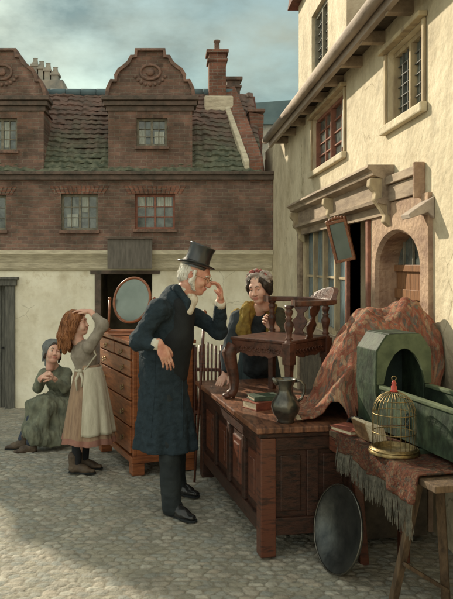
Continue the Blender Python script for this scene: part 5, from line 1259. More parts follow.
# spindle-backed chair behind the coffer's far end
cc0 = Vector((.13, 5.80, 0)); sc_ = thing('chair', 'red-brown spindle-back chair half hidden between the man and the coffer', 'chair', (.27, 5.95, 0))
dc = Vector((.96, .28, 0)); dn = Vector((-.28, .96, 0))
for i in range(7):
    mb = MB(); p = Vector((.24, 5.66, 0)) + Vector((.96, -.1, 0)) * (.030 * i - .02) 
    mb.tube([zz(p + dn * .0, .45), zz(p + Vector((-.012 * (3 - i) * .3, .04, 0)), zt - .03 - .012 * abs(i - 3) - (.03 if i == 6 else 0))], [.008, .009], 8); mb.build('spindle', M['mahog'], sc_, True)
Lp_ = Vector((.24, 5.66, 0)) - Vector((.96, -.1, 0)) * .045; Rp_ = Vector((.24, 5.66, 0)) + Vector((.96, -.1, 0)) * .19
for p in (Lp_, Rp_): mb = MB(); mb.tube([zz(p, 0.0), zz(p, .45), zz(p + Vector((0, .05, 0)), 1.00)], [.016, .018, .014], 8); mb.build('back_post', M['mahog'], sc_, True)
mb = MB(); mb.bar(zz(Lp_, .46), zz(Rp_, .46), .03); mb.build('rail', M['mahog'], sc_, bevel=.004); mb = MB(); mb.bar(zz(Lp_ + Vector((0, .03, 0)), .80), zz(Rp_ + Vector((0, .03, 0)), .80), .018, .03); mb.build('rail', M['mahog'], sc_, bevel=.004)
mb = MB(); mb.box((.31, 5.86, .44), (.34, .36, .03), RZm(-.1)); mb.build('seat', M['mahog'], sc_, bevel=.008)
for p in ((.17, 6.0), (.45, 5.98)): mb = MB(); mb.tube([(p[0], p[1], 0), (p[0], p[1] - .02, .43)], [.013, .018], 8); mb.build('leg', M['mahog'], sc_, True)

# walking stick against the coffer edge
st_ = thing('walking_stick', 'thin brown walking stick propped upright at the coffer edge beside the man', 'walking stick', (.185, 5.30, 0))
mb = MB(); mb.tube([(.185, 5.30, .002), (.232, 5.33, .74), (.262, 5.35, 1.27)], [.009, .011, .012], 10); mb.build('shaft', M['mahog'], st_, True)
mb = MB(); mb.ball((.263, 5.351, 1.285), (.019, .019, .022), 12); mb.build('knob', M['gilt'], st_, True)

# framed looking glass hanging in front of the shop window
mc = P(341, 241, 6.1); mn = Vector((-.62, -.76, -.12)).normalized(); S_, U_, D_ = frame_from(mn)
roll = .20; s2 = (S_ * math.cos(roll) + U_ * math.sin(roll)); u2 = (-S_ * math.sin(roll) + U_ * math.cos(roll))
hm = thing('hanging_mirror', 'gilt-framed looking glass hanging tilted in front of the shop window', 'mirror', mc)
def MC(a, b, w=0): return mc + s2 * a + u2 * b + mn * w
def fbar(mb, a0, a1, b0, b1, w0, w1):
    mb.add([MC(a, b, w) for a in (a0, a1) for b in (b0, b1) for w in (w0, w1)], [(0, 1, 3, 2), (4, 6, 7, 5), (0, 4, 5, 1), (2, 3, 7, 6), (0, 2, 6, 4), (1, 5, 7, 3)])
hw, hh = .085, .17
mb = MB(); fbar(mb, -hw - .012, -hw + .014, -hh, hh, -.01, .015); fbar(mb, hw - .014, hw + .012, -hh, hh, -.01, .015); fbar(mb, -hw - .012, hw + .012, -hh - .014, -hh + .012, -.012, .017); fbar(mb, -hw - .012, hw + .012, hh - .012, hh + .014, -.012, .017); mb.build('frame', M['gilt'], hm, bevel=.004)
mb = MB()
for i in range(7): mb.ball(MC(-hw + hw * 2 * i / 6, hh + .018 + .018 * math.sin(math.pi * i / 6)), (.017, .014, .017), 8)
mb.build('crest', M['gilt'], hm, True)
mb = MB(); mb.add([MC(-hw, -hh, .003), MC(hw, -hh, .003), MC(hw, hh, .003), MC(-hw, hh, .003)], [(0, 1, 2, 3)]); mb.build('mirror_glass', M['mirror'], hm)
mb = MB(); top = Vector((XW - .15, RW(341, 0).y + .02, CZ - .32)); mb.tube([MC(-hw, hh, -.01), top, MC(hw, hh, -.01)], .003, 5); mb.build('cord', M['oldwood'], hm)

# little wooden stool under the seated girl
sp_ = Vector((-1.10, 6.86, float(ground_z(6.86))))
stl = thing('stool', 'low plain wooden stool beneath the seated girl', 'stool', sp_)
mb = MB(); mb.box(sp_ + Vector((0, 0, .25)), (.36, .26, .035)); mb.build('seat', M['trestle'], stl, bevel=.005)
for x in (-1, 1):
    for y in (-1, 1): mb = MB(); mb.bar(sp_ + Vector((x * .15, y * .10, -.01)), sp_ + Vector((x * .13, y * .09, .232)), .035); mb.build('leg', M['trestle'], stl, bevel=.003)

def strands(name, o, material, parent, n, L, r=.0022, down=(0, 0, -1), wave=.01, seed=0, freq=60, lift=.003):
    """locks laid over a hair mass, following its surface"""
    rs = random.Random(seed); me = o.data; off = OFF[o]; P_ = me.polygons; mb = MB()
    import bisect
    from mathutils.bvhtree import BVHTree
    bv = BVHTree.FromPolygons([v.co for v in me.vertices], [tuple(p.vertices) for p in P_])
    for i in range(n):
        f = P_[rs.randrange(len(P_))]; c = f.center.copy(); pts = []; l_ = L * rs.uniform(.5, 1.3); k = 9; ph = rs.uniform(0, 6)
        d0 = Vector(down) + Vector((rs.uniform(-.3, .3), rs.uniform(-.3, .3), 0)); pos = c
        for j in range(k):
            hit = bv.find_nearest(pos)
            if hit[0] is None: break
            q, nn = hit[0], hit[1]; t = (d0 - nn * d0.dot(nn)); 
            if t.length < .05: break
            t.normalize(); side = nn.cross(t); pts.append(q + nn * (lift + r * rs.uniform(0, .8)) + side * wave * math.sin(j * freq * l_ / k + ph) + off)
            pos = q + t * (l_ / k) + Vector((0, 0, 0)); 
        if len(pts) >= 4: mb.tube(pts, [r * min(1, .35 + m_ * .3) if m_ < len(pts) / 2 else r * max(.2, 1 - (m_ - len(pts) / 2) / len(pts) * 1.7) for m_ in range(len(pts))], 4)
    return mb.build(name, material, parent, True)

# ------------------------------------------------------------------ people
def V3(*a): return Vector(a)
def person(label, loc): return thing('person', label, 'person', loc)
def bodyobj(sd, parent, skin, H, it=1):
    V, Q = sd.mesh(); V = relax(V, Q, it)
    mi = lips_fn(H)(V[Q].mean(1)); parent_skin[parent] = M[skin]
    return link_mesh('body', V, Q, [M[skin], M['lips']], parent, True, matidx=mi)

# ---- old man
def man():
    def p(x, y, D=4.7): return P(x, y, D)
    root = person('stooping old man in top hat and long navy coat adjusting his spectacles', (0.03, 4.75, 0))
    H = head_matrix(p(195.5, 275, 4.68), (.90, -.32, -.36), (.35, -.05, .95), 1.05)
    neck = p(183, 295, 4.70)
    sh_r, sh_l = p(158, 309, 4.53), p(178, 307, 4.90)
    el_r, wr_r = p(139, 341, 4.50), p(160, 345, 4.42)
    el_l, wr_l = p(218.5, 331, 4.84), p(220.5, 301, 4.70)
    hip = p(164, 380); chest = p(170, 325)
    kn_r, an_r = V3(-.005, 4.60, .48), V3(.015, 4.60, .09)
    kn_l, an_l = V3(.04, 4.88, .48), V3(.055, 5.04, .09)
    sd = SDF((-.36, 4.25, 0), (.46, 5.15, 1.82), .0038)
    head_sdf(sd, H, old=1)
    sd.chain([H[0] - V3(.03, 0, .06), neck, chest, hip], [.05, .06, .10, .10], .03)
    for a, b, c in ((sh_r, el_r, wr_r), (sh_l, el_l, wr_l)): sd.chain([chest.lerp(a, .6), a, b, c], [.05, .04, .034, .026], .02)
    for k_, a, s_ in ((kn_r, an_r, -1), (kn_l, an_l, 1)): sd.chain([hip + V3(0, .07 * s_, 0), k_, a], [.06, .045, .03], .02)
    hand_sdf(sd, wr_r, (.42, -.1, -.90), (-.25, .9, -.2), (.85, .1, .45), 1.0, (.25, .3, .35, .4), thumb=.5)
    hand_sdf(sd, wr_l, (-.06, -.14, .98), (-.9, -.25, .05), (-.55, -.75, .25), 1.0, (.5, .75, .6, .5), thumb=.9)
    bodyobj(sd, root, 'skin_man', H); eyes(H, root, M['whitehair'], .005)
    # hair and whiskers
    c, R, s = H; T = lambda x, y, z: c + R @ (V3(x, y, z) * s)
    sd = SDF(c - V3(.2, .2, .25), c + V3(.2, .2, .2), .004)
    sd.ell(T(-.034, 0, .012), (.084, .081, .075), R, .01); sd.ell(T(-.06, 0, -.035), (.050, .070, .045), R, .02)
    for y in (-1, 1):
        sd.cap(T(.015, y * .074, .025), T(.012, y * .072, -.045), .014, .016, .012); sd.cap(T(.012, y * .071, -.045), T(.040, y * .054, -.083), .017, .011, .012)
        sd.cap(T(.078, y * .022, .022), T(.082, y * .045, .018), .0065, .005, .003)
        sd.ell(T(-.006, y * .083, -.006), (.018, .012, .026), R, .005, 's')
    sd.ell(T(-.04, 0, .05), (.078, .076, .065), R, .01)
    sd.ell(T(.062, 0, -.01), (.05, .062, .10), R, .01, 's') if False else None
    ho_ = sdf_obj(sd, 'hair', M['whitehair'], root, [(.006, (45, 45, 25), 1), (.003, (110, 110, 60), 2)]); strands('locks', ho_, M['whitehair'], ho_, 260, .05, .0016, (-.5, 0, -1), .003, 1)
    # spectacles
    mb = MB()
    for y in (-1, 1): mb.tube([T(.101, y * .031 + .020 * math.cos(a), -.002 + .016 * math.sin(a)) for a in np.linspace(0, 2 * math.pi, 21)[:-1]], .0016, 6, closed=True); mb.tube([T(.101, y * .051, 0), T(.07, y * .075, .003), T(.0, y * .082, .006)], .0014, 5)
    mb.tube([T(.101, -.011, 0), T(.106, 0, .004), T(.101, .011, 0)], .0016, 5); mb.build('spectacles', M['brass'], root, True)
    # hat
    ax = (p(207.5, 248) - p(200, 268)).normalized(); ax = V3(ax.x, -.02, ax.z).normalized(); b0 = p(195.5, 266.0, 4.67)
    S1, U1, _ = frame_from(ax, V3(0, 1, 0))
    hat = MB(); ref = V3(0, 1, 0)
    hat.lathe([(.090, -.01), (.090, .0), (.086, .03), (.082, .07), (.084, .11), (.089, .138), (.090, .143), (.086, .147), (.001, .147)], b0, ax, 48, .93, ref, cap=False); ho = hat.build('top_hat', M['silk'], root, True)
    mb = MB(); V = []; n = 56
    fw = (p(215, 275) - p(178, 265)); fw = V3(fw.x, 0, fw.z).normalized(); sdv = ax.cross(fw)
    for r_, dz in ((.078, .0), (.10, .001), (.118, .004), (.128, .008), (.128, .012), (.117, .010), (.10, .007), (.078, .006)):
        for k in range(n):
            a = 2 * math.pi * k / n; cs, sn = math.cos(a), math.sin(a)
            curl = .022 * sn * sn * ((r_ - .078) / .05) ** 1.5; V.append(b0 + fw * cs * r_ * 1.03 + sdv * sn * r_ * (.90) + ax * (dz + curl))
    m8 = 8; mb.add(V, [(j * n + i, j * n + (i + 1) % n, ((j + 1) % m8) * n + (i + 1) % n, ((j + 1) % m8) * n + i) for j in range(m8) for i in range(n)]); mb.build('hat_brim', M['silk'], ho, True)
    mb = MB(); mb.lathe([(.0905, .006), (.0915, .010), (.0880, .032), (.0865, .034)], b0, ax, 48, .93, ref, cap=False); mb.build('hat_band', M['hatband'], ho, True)
    # shirt, collar, cravat
    sd = SDF((-.1, 4.4, 1.1), (.36, 4.95, 1.62), .005)
    nd = (c + R @ V3(-.03, 0, -.13) - neck).normalized(); sd.cap(neck - nd * .02, neck + nd * .035, .062, .058, .01)
    sd.chain([neck + V3(.05, -.03, -.03), p(187, 311, 4.62)], [.05, .040], .02)
    so_ = sdf_obj(sd, 'shirt', M['linen'], root, [(.003, (40, 40, 40), 5)]); MB().lathe([(.068, -.02), (.066, .01), (.064, .040), (.060, .041), (.060, .0), (.062, -.02)], neck + nd * .015, nd, 30, .95, cap=False).build('collar', M['linen'], so_, True)
    sd = SDF((0, 4.4, 1.2), (.36, 4.95, 1.62), .004)
    q = T(.055, 0, -.125); q = T(.03, 0, -.128); sd.ell(q, (.022, .03, .02), R, .01); sd.cap(q, q + V3(-.006, -.015, -.022), .016, .018, .012); sd.cap(q + V3(-.02, -.04, .0), q + V3(-.0, .045, -.005), .016, .016, .01)
    sdf_obj(sd, 'cravat', M['linen'], root, [(.004, (60, 60, 60), 6)])
    # waistcoat and trousers
    sd = SDF((-.2, 4.4, .6), (.3, 5.0, 1.5), .006)
    sd.chain([p(180, 309, 4.68), p(175, 338, 4.67), p(170, 372, 4.70)], [.105, .120, .120], .03, flat=((0, 1, 0), .95))
    sdf_obj(sd, 'waistcoat', M['black'], root, [(.004, (20, 20, 12), 7)])
    for k_, a, s_ in ((kn_r, an_r, -1), (kn_l, an_l, 1)):
        sd = SDF((-.25, 4.3, .02), (.3, 5.15, 1.0), .006); sd.chain([hip + V3(.01, .065 * s_, 0), k_ + V3(0, 0, 0), a + V3(-.008, 0, .02), a + V3(.0, 0, -.030)], [.070, .074, .064, .070], .02)
        sdf_obj(sd, 'trouser_leg', M['charcoal'], root, [(.005, (14, 14, 18), 8), (.003, (30, 30, 40), 9)])
    shoe('shoe', V3(-.022, 4.635, .008), V3(.165, 4.455, .008), M['boot'], root, 1.0)
    shoe('shoe', V3(.015, 5.07, .008), V3(.205, 4.935, .008), M['boot'], root, 1.0)
    # coat
    def coat_sd(sd):
        sd.chain([p(176, 300, 4.71), p(166, 325, 4.71), p(163, 352, 4.72), p(163, 372, 4.73)], [.105, .152, .156, .158], .04)
        sd.cap(p(160, 309, 4.60), p(178, 306, 4.84), .075, .075, .05)
        sd.chain([sh_r + V3(.015, .03, -.01), sh_r, el_r, wr_r + (el_r - wr_r).normalized() * .03], [.078, .066, .055, .041], .03)
        sd.chain([sh_l + V3(0, -.03, -.01), sh_l, el_l, wr_l + (el_l - wr_l).normalized() * .025], [.075, .064, .054, .041], .03)
        top, bot = p(163, 362, 4.73), p(165, 447, 4.72); zb = bot.z
        def skirt(X, Y, Z):
            t = np.clip((top.z - Z) / (top.z - zb), -.2, 1.1); cx = top.x + (bot.x - top.x) * t; cy = top.y + (bot.y - top.y) * t
            dx, dy = X - cx, Y - cy; ang = np.arctan2(dy, dx)
            rx, ry = .142 + .074 * t, .165 + .045 * t
            fold = 1 + .055 * np.clip(t, 0, 1) * np.sin(ang * 7 + 1.2 + t * 1.5) + .03 * np.clip(t, 0, 1) * np.sin(ang * 13)
            rr_ = np.sqrt((dx / rx) ** 2 + (dy / ry) ** 2) / fold
            return np.maximum((rr_ - 1) * .14, np.maximum(zb - Z, Z - top.z - .04))
        sd.op((-.35, 4.45, zb), (.3, 5.0, top.z + .05), skirt, .03)
    sd = SDF((-.40, 4.28, .38), (.46, 5.08, 1.52), .006); coat_sd(sd)
    # front opening: a wedge is cut so the waistcoat shows
    fd = V3(.78, -.62, 0).normalized()
    sd.cap(p(203, 294, 4.52), p(200, 335, 4.48), .070, .030, .02, 's'); 
    sd.cap(neck + V3(.01, 0, .09), neck + V3(.02, -.01, .0), .062, .060, .015, 's')
    co = sdf_obj(sd, 'coat', M['navy'], root, [(.007, (9, 9, 5), 11), (.006, (22, 22, 30), 12), (.003, (50, 50, 60), 13)])
    cd = V3(-.12, 1, 0)
    for nm, L_ in (('front_edge', [p(190, 322, 4.4), p(191, 350, 4.4), p(187, 385, 4.4), p(186, 443, 4.4)]), ('side_seam', [p(158, 355, 4.4), p(157, 395, 4.4), p(153, 443, 4.4)]), ('waist_seam', [p(141, 361, 4.4), p(160, 366, 4.4), p(186, 364, 4.4)])):
        seam(nm, co, L_, cd, M['navy'], co, .0042 if nm == 'front_edge' else .0028)
    for i in range(4):
        h = seam('probe', co, [p(186.5 - i * .5, 338 + i * 13, 4.4), p(186.5 - i * .5, 338.1 + i * 13, 4.4)], cd, None, co, 0, 2)
        if h: MB().ball(h[0] - V3(0, .004, 0), (.011, .006, .011), 10).build('coat_button', M['black'], co, True)
    # collar and lapels
    sd = SDF((-.2, 4.4, 1.0), (.3, 5.0, 1.6), .005)
    for s_, y in ((-1, 4.62), (1, 4.80)):
        a = p(177, 288, y); b = p(187, 302, y - .02 * (1 if s_ < 0 else -1)); e = p(186, 330, 4.60 if s_ < 0 else 4.74)
        sd.chain([p(172, 289, 4.71), a, b, e], [.020, .024, .024, .012], .012)
    sdf_obj(sd, 'lapel', M['navy'], root, [(.003, (40, 40, 40), 3)])
    for w_, e_ in ((wr_r, el_r), (wr_l, el_l)):
        d = (e_ - w_).normalized(); mb = MB(); mb.tube([w_ + d * .0, w_ + d * .045], [.036, .038], 18); mb.build('cuff', M['linen'], root, True)
    mb = MB()

man()

# ---- standing girl
def girl():
    D = 5.6
    def p(x, y, d=D): return P(x, y, d)
    root = person('auburn-haired girl in cream apron standing with hands on her head', (-.69, D, 0))
    H = head_matrix(p(77, 323), (.97, -.20, .12), (-.1, 0, 1), .86)
    c, R, s = H; T = lambda x, y, z: c + R @ (V3(x, y, z) * s)
    neck = p(79, 342); chest = p(84, 354); waist = p(88, 372); hip = p(88, 392)
    shR, shL = p(89, 347, D - .11), p(78, 347, D + .11)
    elR, elL = p(103, 325, D - .13), p(70, 326, D + .20)
    wrR, wrL = p(90, 311.5, D - .07), p(73, 312, D + .11)
    sd = SDF((-1.0, 5.25, 0), (-.40, 5.95, 1.42), .004)
    head_sdf(sd, H, 1, 0, 1)
    sd.chain([T(-.02, 0, -.07), neck, chest, waist, hip], [.036, .038, .07, .07, .075], .03)
    sd.chain([chest.lerp(shR, .6), shR, elR, wrR], [.035, .032, .026, .019], .015); sd.chain([chest.lerp(shL, .6), shL, elL, wrL], [.035, .032, .026, .019], .015)
    for x, y, tx in ((76.5, D - .06, 0), (84, D + .07, 0)): sd.chain([hip, V3(p(x + 3, 0, y).x, y, .34), V3(p(x, 0, y).x, y, .07)], [.06, .045, .03], .02)
    hand_sdf(sd, wrR, (-.95, .25, .12), (-.1, .15, -1), (-.2, -.9, 0), .82, (.22, .25, .3, .3), thumb=.3)
    hand_sdf(sd, wrL, (.75, -.62, .12), (.1, 0, -1), (-.3, -.9, 0), .82, (.22, .25, .3, .3), thumb=.3)
    bodyobj(sd, root, 'skin_girl', H); eyes(H, root, M['auburn'], .0028)
    # hair
    sd = SDF(c - V3(.26, .22, .42), c + V3(.2, .22, .2), .0045)
    sd.ell(T(-.022, 0, .042), (.102 * s, .088 * s, .088 * s), R, .01)
    sd.ell(T(-.075, 0, -.02), (.075 * s, .085 * s, .09 * s), R, .03)
    rs = random.Random(2)
    for i in range(15):
        a = (i - 7) / 7; b = T(-.06 - .05 * (1 - abs(a)), a * .080, .02); m_ = b + V3(-.022 + rs.uniform(-.02, .02), a * .03, -.11); e = m_ + V3(rs.uniform(-.01, .03), rs.uniform(-.02, .02), -.08 - rs.uniform(0, .05))
        sd.chain([b, m_, e], [.028, .026, .008], .018)
    for a in (-1, 1):
        sd.chain([T(.045, a * .058, .07), T(.02, a * .083, .02), T(-.01, a * .088, -.05), T(-.03, a * .085, -.13)], [.014, .018, .020, .014], .014)
    sd.ell(T(.066, 0, -.03), (.05 * s, .058 * s, .090 * s), R, .01, 's')
    ho_ = sdf_obj(sd, 'hair', M['auburn'], root, [(.010, (28, 28, 12), 1), (.006, (60, 60, 22), 2)]); strands('locks', ho_, M['auburn'], ho_, 520, .12, .0026, (-.25, 0, -1), .007, 2)
    # bodice and sleeves
    sd = SDF((-1.0, 5.25, .7), (-.40, 5.95, 1.35), .005)
    sd.chain([p(83, 347), chest, waist], [.060, .098, .088], .03, flat=((0, 1, 0), .95)); sd.cap(shR, shL, .050, .050, .03)
    sd.chain([shR, elR, elR.lerp(wrR, .55)], [.048, .044, .034], .02); sd.chain([shL, elL, elL.lerp(wrL, .55)], [.048, .044, .034], .02)
    sdf_obj(sd, 'bodice', M['grey_frock'], root, [(.006, (18, 18, 14), 3), (.004, (40, 40, 26), 4)])
    # skirt
    def skirt(a0, a1, t0, t1, off, hemz, nm, m_, fx=1, cap=False, wav=.05, par=root):
        top = p(88, 368); bot = p(88.5, 441); n = 150
        def fn(u, v):
            t = t0 + (t1 - t0) * v; a = a0 + (a1 - a0) * u; cx = top.x + (bot.x - top.x) * t
            tt_ = max(t, 0) ** .8; rx = .092 + .108 * tt_ + off; ry = .090 + .10 * tt_ + off; f = 1 + wav * t * math.sin(a * 9 + .6) + .03 * t * math.sin(a * 17 + t * 2)
            z = top.z + (hemz - top.z) * t + .006 * math.sin(a * 5) * t
            return V3(cx + math.cos(a) * rx * f, D + math.sin(a) * ry * f, z)
        mb = MB(); full = abs(a1 - a0) > 6.2
        mb.grid(fn, 120, 26, full); o = mb.build(nm, m_, par, True); sm = o.modifiers.new('thickness', 'SOLIDIFY'); sm.thickness = .006; return o
    so_ = skirt(0, 2 * math.pi, -.06, 1, 0, .27, 'skirt', M['dress1'])
    skirt(0, 2 * math.pi, .96, 1.04, .003, .265, 'hem', M['pinkhem'], par=so_)
    ao = skirt(-1.75, .75, -.03, .93, .012, .285, 'apron', M['apron'], wav=.06)
    mb = MB(); w0 = p(88, 369); mb.tube([V3(w0.x + math.cos(a) * .104, D + math.sin(a) * .102, w0.z - .005) for a in np.linspace(0, 2 * math.pi, 41)[:-1]], .011, 8, closed=True)
    kx = V3(w0.x - .05, D - .105, w0.z); mb.ball(kx, .020, 10); mb.tube([kx, kx + V3(-.03, -.02, -.07), kx + V3(-.02, -.03, -.15)], [.012, .011, .006], 8); mb.tube([kx, kx + V3(.02, -.02, -.06), kx + V3(.015, -.03, -.12)], [.012, .010, .006], 8)
    mb.tube([kx + V3(.04, 0, .01), p(96, 355, D - .105), p(90, 343, D - .14)], [.007, .008, .007], 6)
    mb.build('apron_string', M['apron'], ao, True)
    for x, y, tx in ((76.5, D - .06, 102), (84, D + .07, 98)):
        a = p(x, 0, y).x; sd = SDF((a - .12, y - .12, .05), (a + .12, y + .12, .42), .005); sd.chain([V3(a + .01, y, .36), V3(a, y, .08)], [.048, .038], .01)
        sdf_obj(sd, 'stocking', M['stocking'], root)
        shoe('boot', V3(a - .05, y, .006), V3(a + .155, y - .03, .006), M['brownboot'], root, .88, ankle=.13, w=.042, shaft=.046)
girl()

# ---- seated girl
def sitter():
    def p(x, y, d=6.75): return P(x, y, d)
    root = person('small girl in slate hood and grey-green dress seated with clasped hands', (-1.1, 6.75, float(ground_z(6.75))))
    H = head_matrix(p(52.5, 352, 6.70), (.45, -.86, .22), (.14, .1, 1), .98)
    c, R, s = H; T = lambda x, y, z: c + R @ (V3(x, y, z) * s)
    neck = p(54, 366, 6.75); chest = p(57, 380, 6.78); hip = p(62, 402, 6.86)
    shR, shL = p(44, 374, 6.72), p(67, 373, 6.80)
    elR, elL = p(38, 388, 6.62), p(65, 388, 6.62)
    wrR, wrL = p(41, 377.5, 6.50), p(53, 378, 6.50)
    g = float(ground_z(6.5))
    kR, kL = V3(p(36, 0, 6.5).x, 6.52, .33), V3(p(47, 0, 6.5).x, 6.50, .34)
    aR, aL = V3(p(22, 0, 6.5).x, 6.50, g + .10), V3(p(31, 0, 6.4).x, 6.36, g + .10)
    sd = SDF((-1.6, 6.1, -.1), (-.8, 7.1, .98), .0042)
    head_sdf(sd, H, 1, 0, 1)
    sd.chain([T(-.02, 0, -.07), neck, chest, hip], [.036, .038, .07, .08], .03)
    sd.chain([shR, elR, wrR], [.034, .027, .020], .015); sd.chain([shL, elL, wrL], [.034, .027, .020], .015)
    sd.chain([hip, kR + V3(.03, .02, -.02), aR], [.05, .028, .024], .02); sd.chain([hip, kL + V3(.02, .02, -.02), aL], [.05, .028, .024], .02)
    hand_sdf(sd, wrR, (.75, -.3, .55), (.2, .4, -.9), (.2, -.6, .7), .85, (.6, .7, .7, .7), thumb=.6)
    hand_sdf(sd, wrL, (-.85, -.3, .25), (0, .3, -.9), (0, -.6, .7), .85, (.6, .7, .7, .7), thumb=.6)
    bodyobj(sd, root, 'skin_girl', H); eyes(H, root, M['darkhair'], .0028)
    sd = SDF(c - V3(.2, .2, .25), c + V3(.2, .2, .2), .0045)
    sd.ell(T(-.018, 0, .036), (.098 * s, .083 * s, .086 * s), R, .01); sd.cap(T(.02, .07, .03), T(.0, .075, -.06), .018, .016, .01); sd.cap(T(.02, -.07, .03), T(.0, -.075, -.06), .018, .016, .01)
    sd.ell(T(.075, 0, -.02), (.05 * s, .056 * s, .085 * s), R, .01, 's'); sdf_obj(sd, 'hair', M['darkhair'], root, [(.006, (40, 40, 20), 1)])
    sd = SDF(c - V3(.25, .25, .28), c + V3(.25, .25, .25), .0045)
    sd.ell(T(-.028, 0, .040), (.104, .093, .094), R, .01); sd.cap(T(-.055, 0, -.02), T(-.06, 0, -.10), .070, .052, .03)
    sd.cap(T(.012, .080, .02), T(-.02, .080, -.09), .020, .012, .015); sd.cap(T(.012, -.080, .02), T(-.02, -.080, -.09), .020, .012, .015)
    sd.ell(T(.085, 0, -.035), (.082, .068, .110), R, .012, 's')
    sdf_obj(sd, 'hood', M['hood'], root, [(.006, (25, 25, 25), 2), (.003, (60, 60, 40), 3)])
    sd = SDF((-1.6, 6.3, .1), (-.75, 7.1, .8), .005)
    sd.chain([p(55, 371, 6.77), chest, p(61, 396, 6.84)], [.07, .100, .10], .03); sd.cap(shR, shL, .052, .052, .03)
    sd.chain([shR, elR, elR.lerp(wrR, .6)], [.052, .048, .036], .02); sd.chain([shL, elL, elL.lerp(wrL, .6)], [.052, .048, .036], .02)
    sdf_obj(sd, 'bodice', M['dress2'], root, [(.007, (18, 18, 14), 3), (.004, (40, 40, 26), 4)])
    # skirt falling over the knees to the left
    sd = SDF((-1.7, 6.1, -.08), (-.7, 7.15, .55), .006)
    sd.chain([hip + V3(0, 0, .02), kR + V3(0, 0, .01)], [.12, .072], .04); sd.chain([hip, kL + V3(0, 0, .01)], [.12, .078], .04); sd.cap(kR, kL, .068, .078, .05)
    sd.chain([kR, aR + V3(.04, .0, .055)], [.066, .058], .04); sd.chain([kL, aL + V3(.035, .01, .05)], [.075, .068], .04); sd.cap(aR + V3(.05, 0, .10), aL + V3(.03, .0, .10), .052, .06, .05)
    sd.cap(kL + V3(.12, .1, -.03), V3(aL.x + .22, 6.5, g + .10), .10, .10, .06); sd.cap(hip + V3(.02, 0, -.05), V3(hip.x + .03, 6.74, g + .10), .14, .12, .06); sd.cap(V3(aL.x + .10, 6.42, g + .12), V3(hip.x - .02, 6.66, g + .11), .09, .11, .05)
    sd.op((-1.8, 6, -.3), (-.6, 7.2, g + .055), lambda X, Y, Z: Z - (g + .055) + 0 * X + 0 * Y, .01, 's')
    sdf_obj(sd, 'skirt', M['dress2'], root, [(.022, (15, 15, 4), 5), (.013, (32, 32, 8), 6), (.005, (60, 60, 20), 8)])
    for a, k_ in ((aR, kR), (aL, kL)):
        sd = SDF(a - V3(.12, .12, .1), a + V3(.15, .15, .25), .005); sd.chain([a.lerp(k_, .62), a], [.044, .037], .01); sdf_obj(sd, 'stocking', M['bluestock'], root)
    shoe('boot', V3(aR.x + .045, 6.50, g + .006), V3(aR.x - .155, 6.47, g + .006), M['brownboot'], root, .88, ankle=.12, w=.042, shaft=.044)
    shoe('boot', V3(aL.x + .05, 6.38, g + .006), V3(aL.x - .145, 6.31, g + .006), M['brownboot'], root, .88, ankle=.12, w=.042, shaft=.044)
sitter()

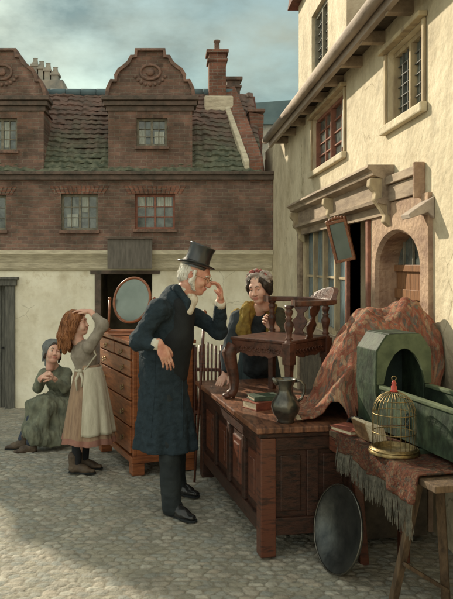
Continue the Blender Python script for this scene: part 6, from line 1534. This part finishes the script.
# ---- woman behind the armchair
def woman():
    def p(x, y, d): return P(x, y, d)
    root = person('woman in flowered bonnet and mustard shawl leaning over the coffer, gripping the armchair', (.70, 5.85, 0))
    H = head_matrix(p(260, 288, 5.36), (-.60, -.78, -.16), (-.26, -.10, 1), 1.0)
    c, R, s = H; T = lambda x, y, z: c + R @ (V3(x, y, z) * s)
    neck = p(260, 308, 5.46); chest = p(254, 328, 5.58); waist = p(258, 362, 5.72); hip = V3(.74, 5.86, .86)
    shR, shL = p(238, 318, 5.50), p(277, 315, 5.52)
    elR, wrR = p(229, 352, 5.44), p(224.5, 375, 5.40); wrR.z = CT + .06
    elL = p(287, 342, 5.32); wrL = p(275, 328, 5.22)
    sd = SDF((.28, 4.98, 0), (1.1, 6.1, 1.66), .0042)
    head_sdf(sd, H, 1)
    sd.chain([T(-.02, 0, -.07), neck, chest, waist, hip], [.040, .045, .09, .09, .10], .03)
    sd.chain([shR, elR, wrR], [.042, .034, .024], .015); sd.chain([shL, elL, wrL], [.042, .034, .024], .015)
    for y in (-.08, .08): sd.chain([hip, V3(.74 + y, 5.86, .45), V3(.74 + y, 5.86, .08)], [.08, .05, .035], .02)
    hand_sdf(sd, wrR, (-.35, -.75, -.32), (0, 0, -1), (.8, -.3, 0), .95, (.12, .18, .2, .25), thumb=.3)
    hand_sdf(sd, wrL, (-.70, .10, .55), (.15, -.85, .1), (-.35, -.2, .9), .95, (.75, .85, .9, .95), thumb=.9)
    bodyobj(sd, root, 'skin_girl', H); eyes(H, root, M['darkhair'], .0028)
    sd = SDF(c - V3(.2, .2, .2), c + V3(.22, .2, .2), .0045)
    sd.ell(T(-.022, 0, .030), (.100 * s, .087 * s, .088 * s), R, .01); sd.ell(T(-.085, 0, -.03), (.05, .05, .05), R, .02)
    for a in (-1, 1): sd.chain([T(.05, a * .05, .065), T(.03, a * .078, .02), T(.0, a * .084, -.04)], [.016, .020, .018], .014)
    sd.ell(T(.070, 0, -.03), (.05, .052, .080), R, .01, 's')
    ho_ = sdf_obj(sd, 'hair', M['darkhair'], root, [(.010, (35, 35, 20), 1)]); strands('locks', ho_, M['darkhair'], ho_, 240, .06, .002, (0, .2, -1), .006, 3)
    # bonnet with cloth flowers
    sd = SDF(c - V3(.22, .22, .2), c + V3(.22, .22, .22), .0045)
    sd.ell(T(-.035, 0, .062), (.098, .090, .070), R, .01)
    for i in range(13):
        a = math.pi * (i / 12) - math.pi / 2; sd.ell(T(.045 - .03 * abs(math.sin(a)), math.sin(a) * .088, .045 + .066 * math.cos(a)), (.020, .020, .018), R, .008)
    sd.ell(T(.08, 0, -.02), (.06, .062, .085), R, .01, 's')
    bo = sdf_obj(sd, 'bonnet', M['bonnet'], root, [(.006, (60, 60, 60), 2), (.003, (120, 120, 120), 3)])
    for i in range(9):
        a = (i / 8 - .5) * 2.3; mb = MB(); q = T(.010 + .012 * (i % 2), math.sin(a) * .078, .070 + .066 * math.cos(a))
        for k in range(5): mb.ball(q + R @ V3(.003, .011 * math.cos(k * 1.256), .011 * math.sin(k * 1.256)), .009, 8)
        mb.build('flower', M['flower'] if i % 3 != 1 else M['bonnet'], bo, True)
    # dress
    sd = SDF((.25, 5.0, .5), (1.15, 6.15, 1.42), .006)
    sd.chain([p(259, 318, 5.53), chest, waist, V3(.74, 5.84, .80)], [.085, .118, .115, .15], .04); sd.cap(shR, shL, .062, .062, .04)
    sd.chain([shR, elR, elR.lerp(wrR, .72)], [.064, .058, .040], .02)
    sdf_obj(sd, 'bodice', M['teal'], root, [(.008, (15, 15, 12), 3), (.005, (35, 35, 25), 4)])
    sd = SDF((.6, 5.0, .9), (1.15, 5.75, 1.45), .005); sd.chain([shL, elL, elL.lerp(wrL, .68)], [.066, .058, .044], .02)
    sdf_obj(sd, 'sleeve', M['olive'], root, [(.007, (20, 20, 20), 5), (.004, (45, 45, 45), 6)])
    mb = MB(); base = V3(.74, 5.86, 0)
    def fn(u, v):
        a = 2 * math.pi * u; t = 1 - v; r = .15 + .15 * (1 - v) ** 1.0; f = 1 + .06 * t * math.sin(a * 9) + .03 * t * math.sin(a * 19 + 1)
        return V3(base.x + math.cos(a) * r * f, base.y + math.sin(a) * r * f * .72, .03 + v * .92)
    mb.grid(fn, 130, 24, True); o = mb.build('skirt', M['tealskirt'], root, True); sm = o.modifiers.new('thickness', 'SOLIDIFY'); sm.thickness = .006
    # shawl over the shoulders, crossing low on the chest
    sd = SDF((.3, 5.1, .95), (1.1, 5.9, 1.48), .005)
    mid = p(262, 345, 5.43)
    sd.chain([neck + V3(.0, .085, .0), shR.lerp(neck, .45) + V3(0, -.01, .03), p(243, 330, 5.44), p(250, 345, 5.42)], [.050, .056, .052, .030], .03)
    sd.chain([shR + V3(.0, .04, .01), p(240, 328, 5.47)], [.056, .036], .03)
    sd.chain([neck + V3(.0, .085, .0), shL.lerp(neck, .45) + V3(0, -.01, .03), p(272, 332, 5.46)], [.055, .052, .035], .03)
    sdf_obj(sd, 'shawl', M['mustard'], root, [(.013, (30, 30, 12), 7), (.006, (60, 60, 30), 8)])
    for x in (-.08, .08): shoe('shoe', V3(.74 + x, 5.90, .006), V3(.74 + x - .05, 5.67, .006), M['boot'], root, .9)
woman()
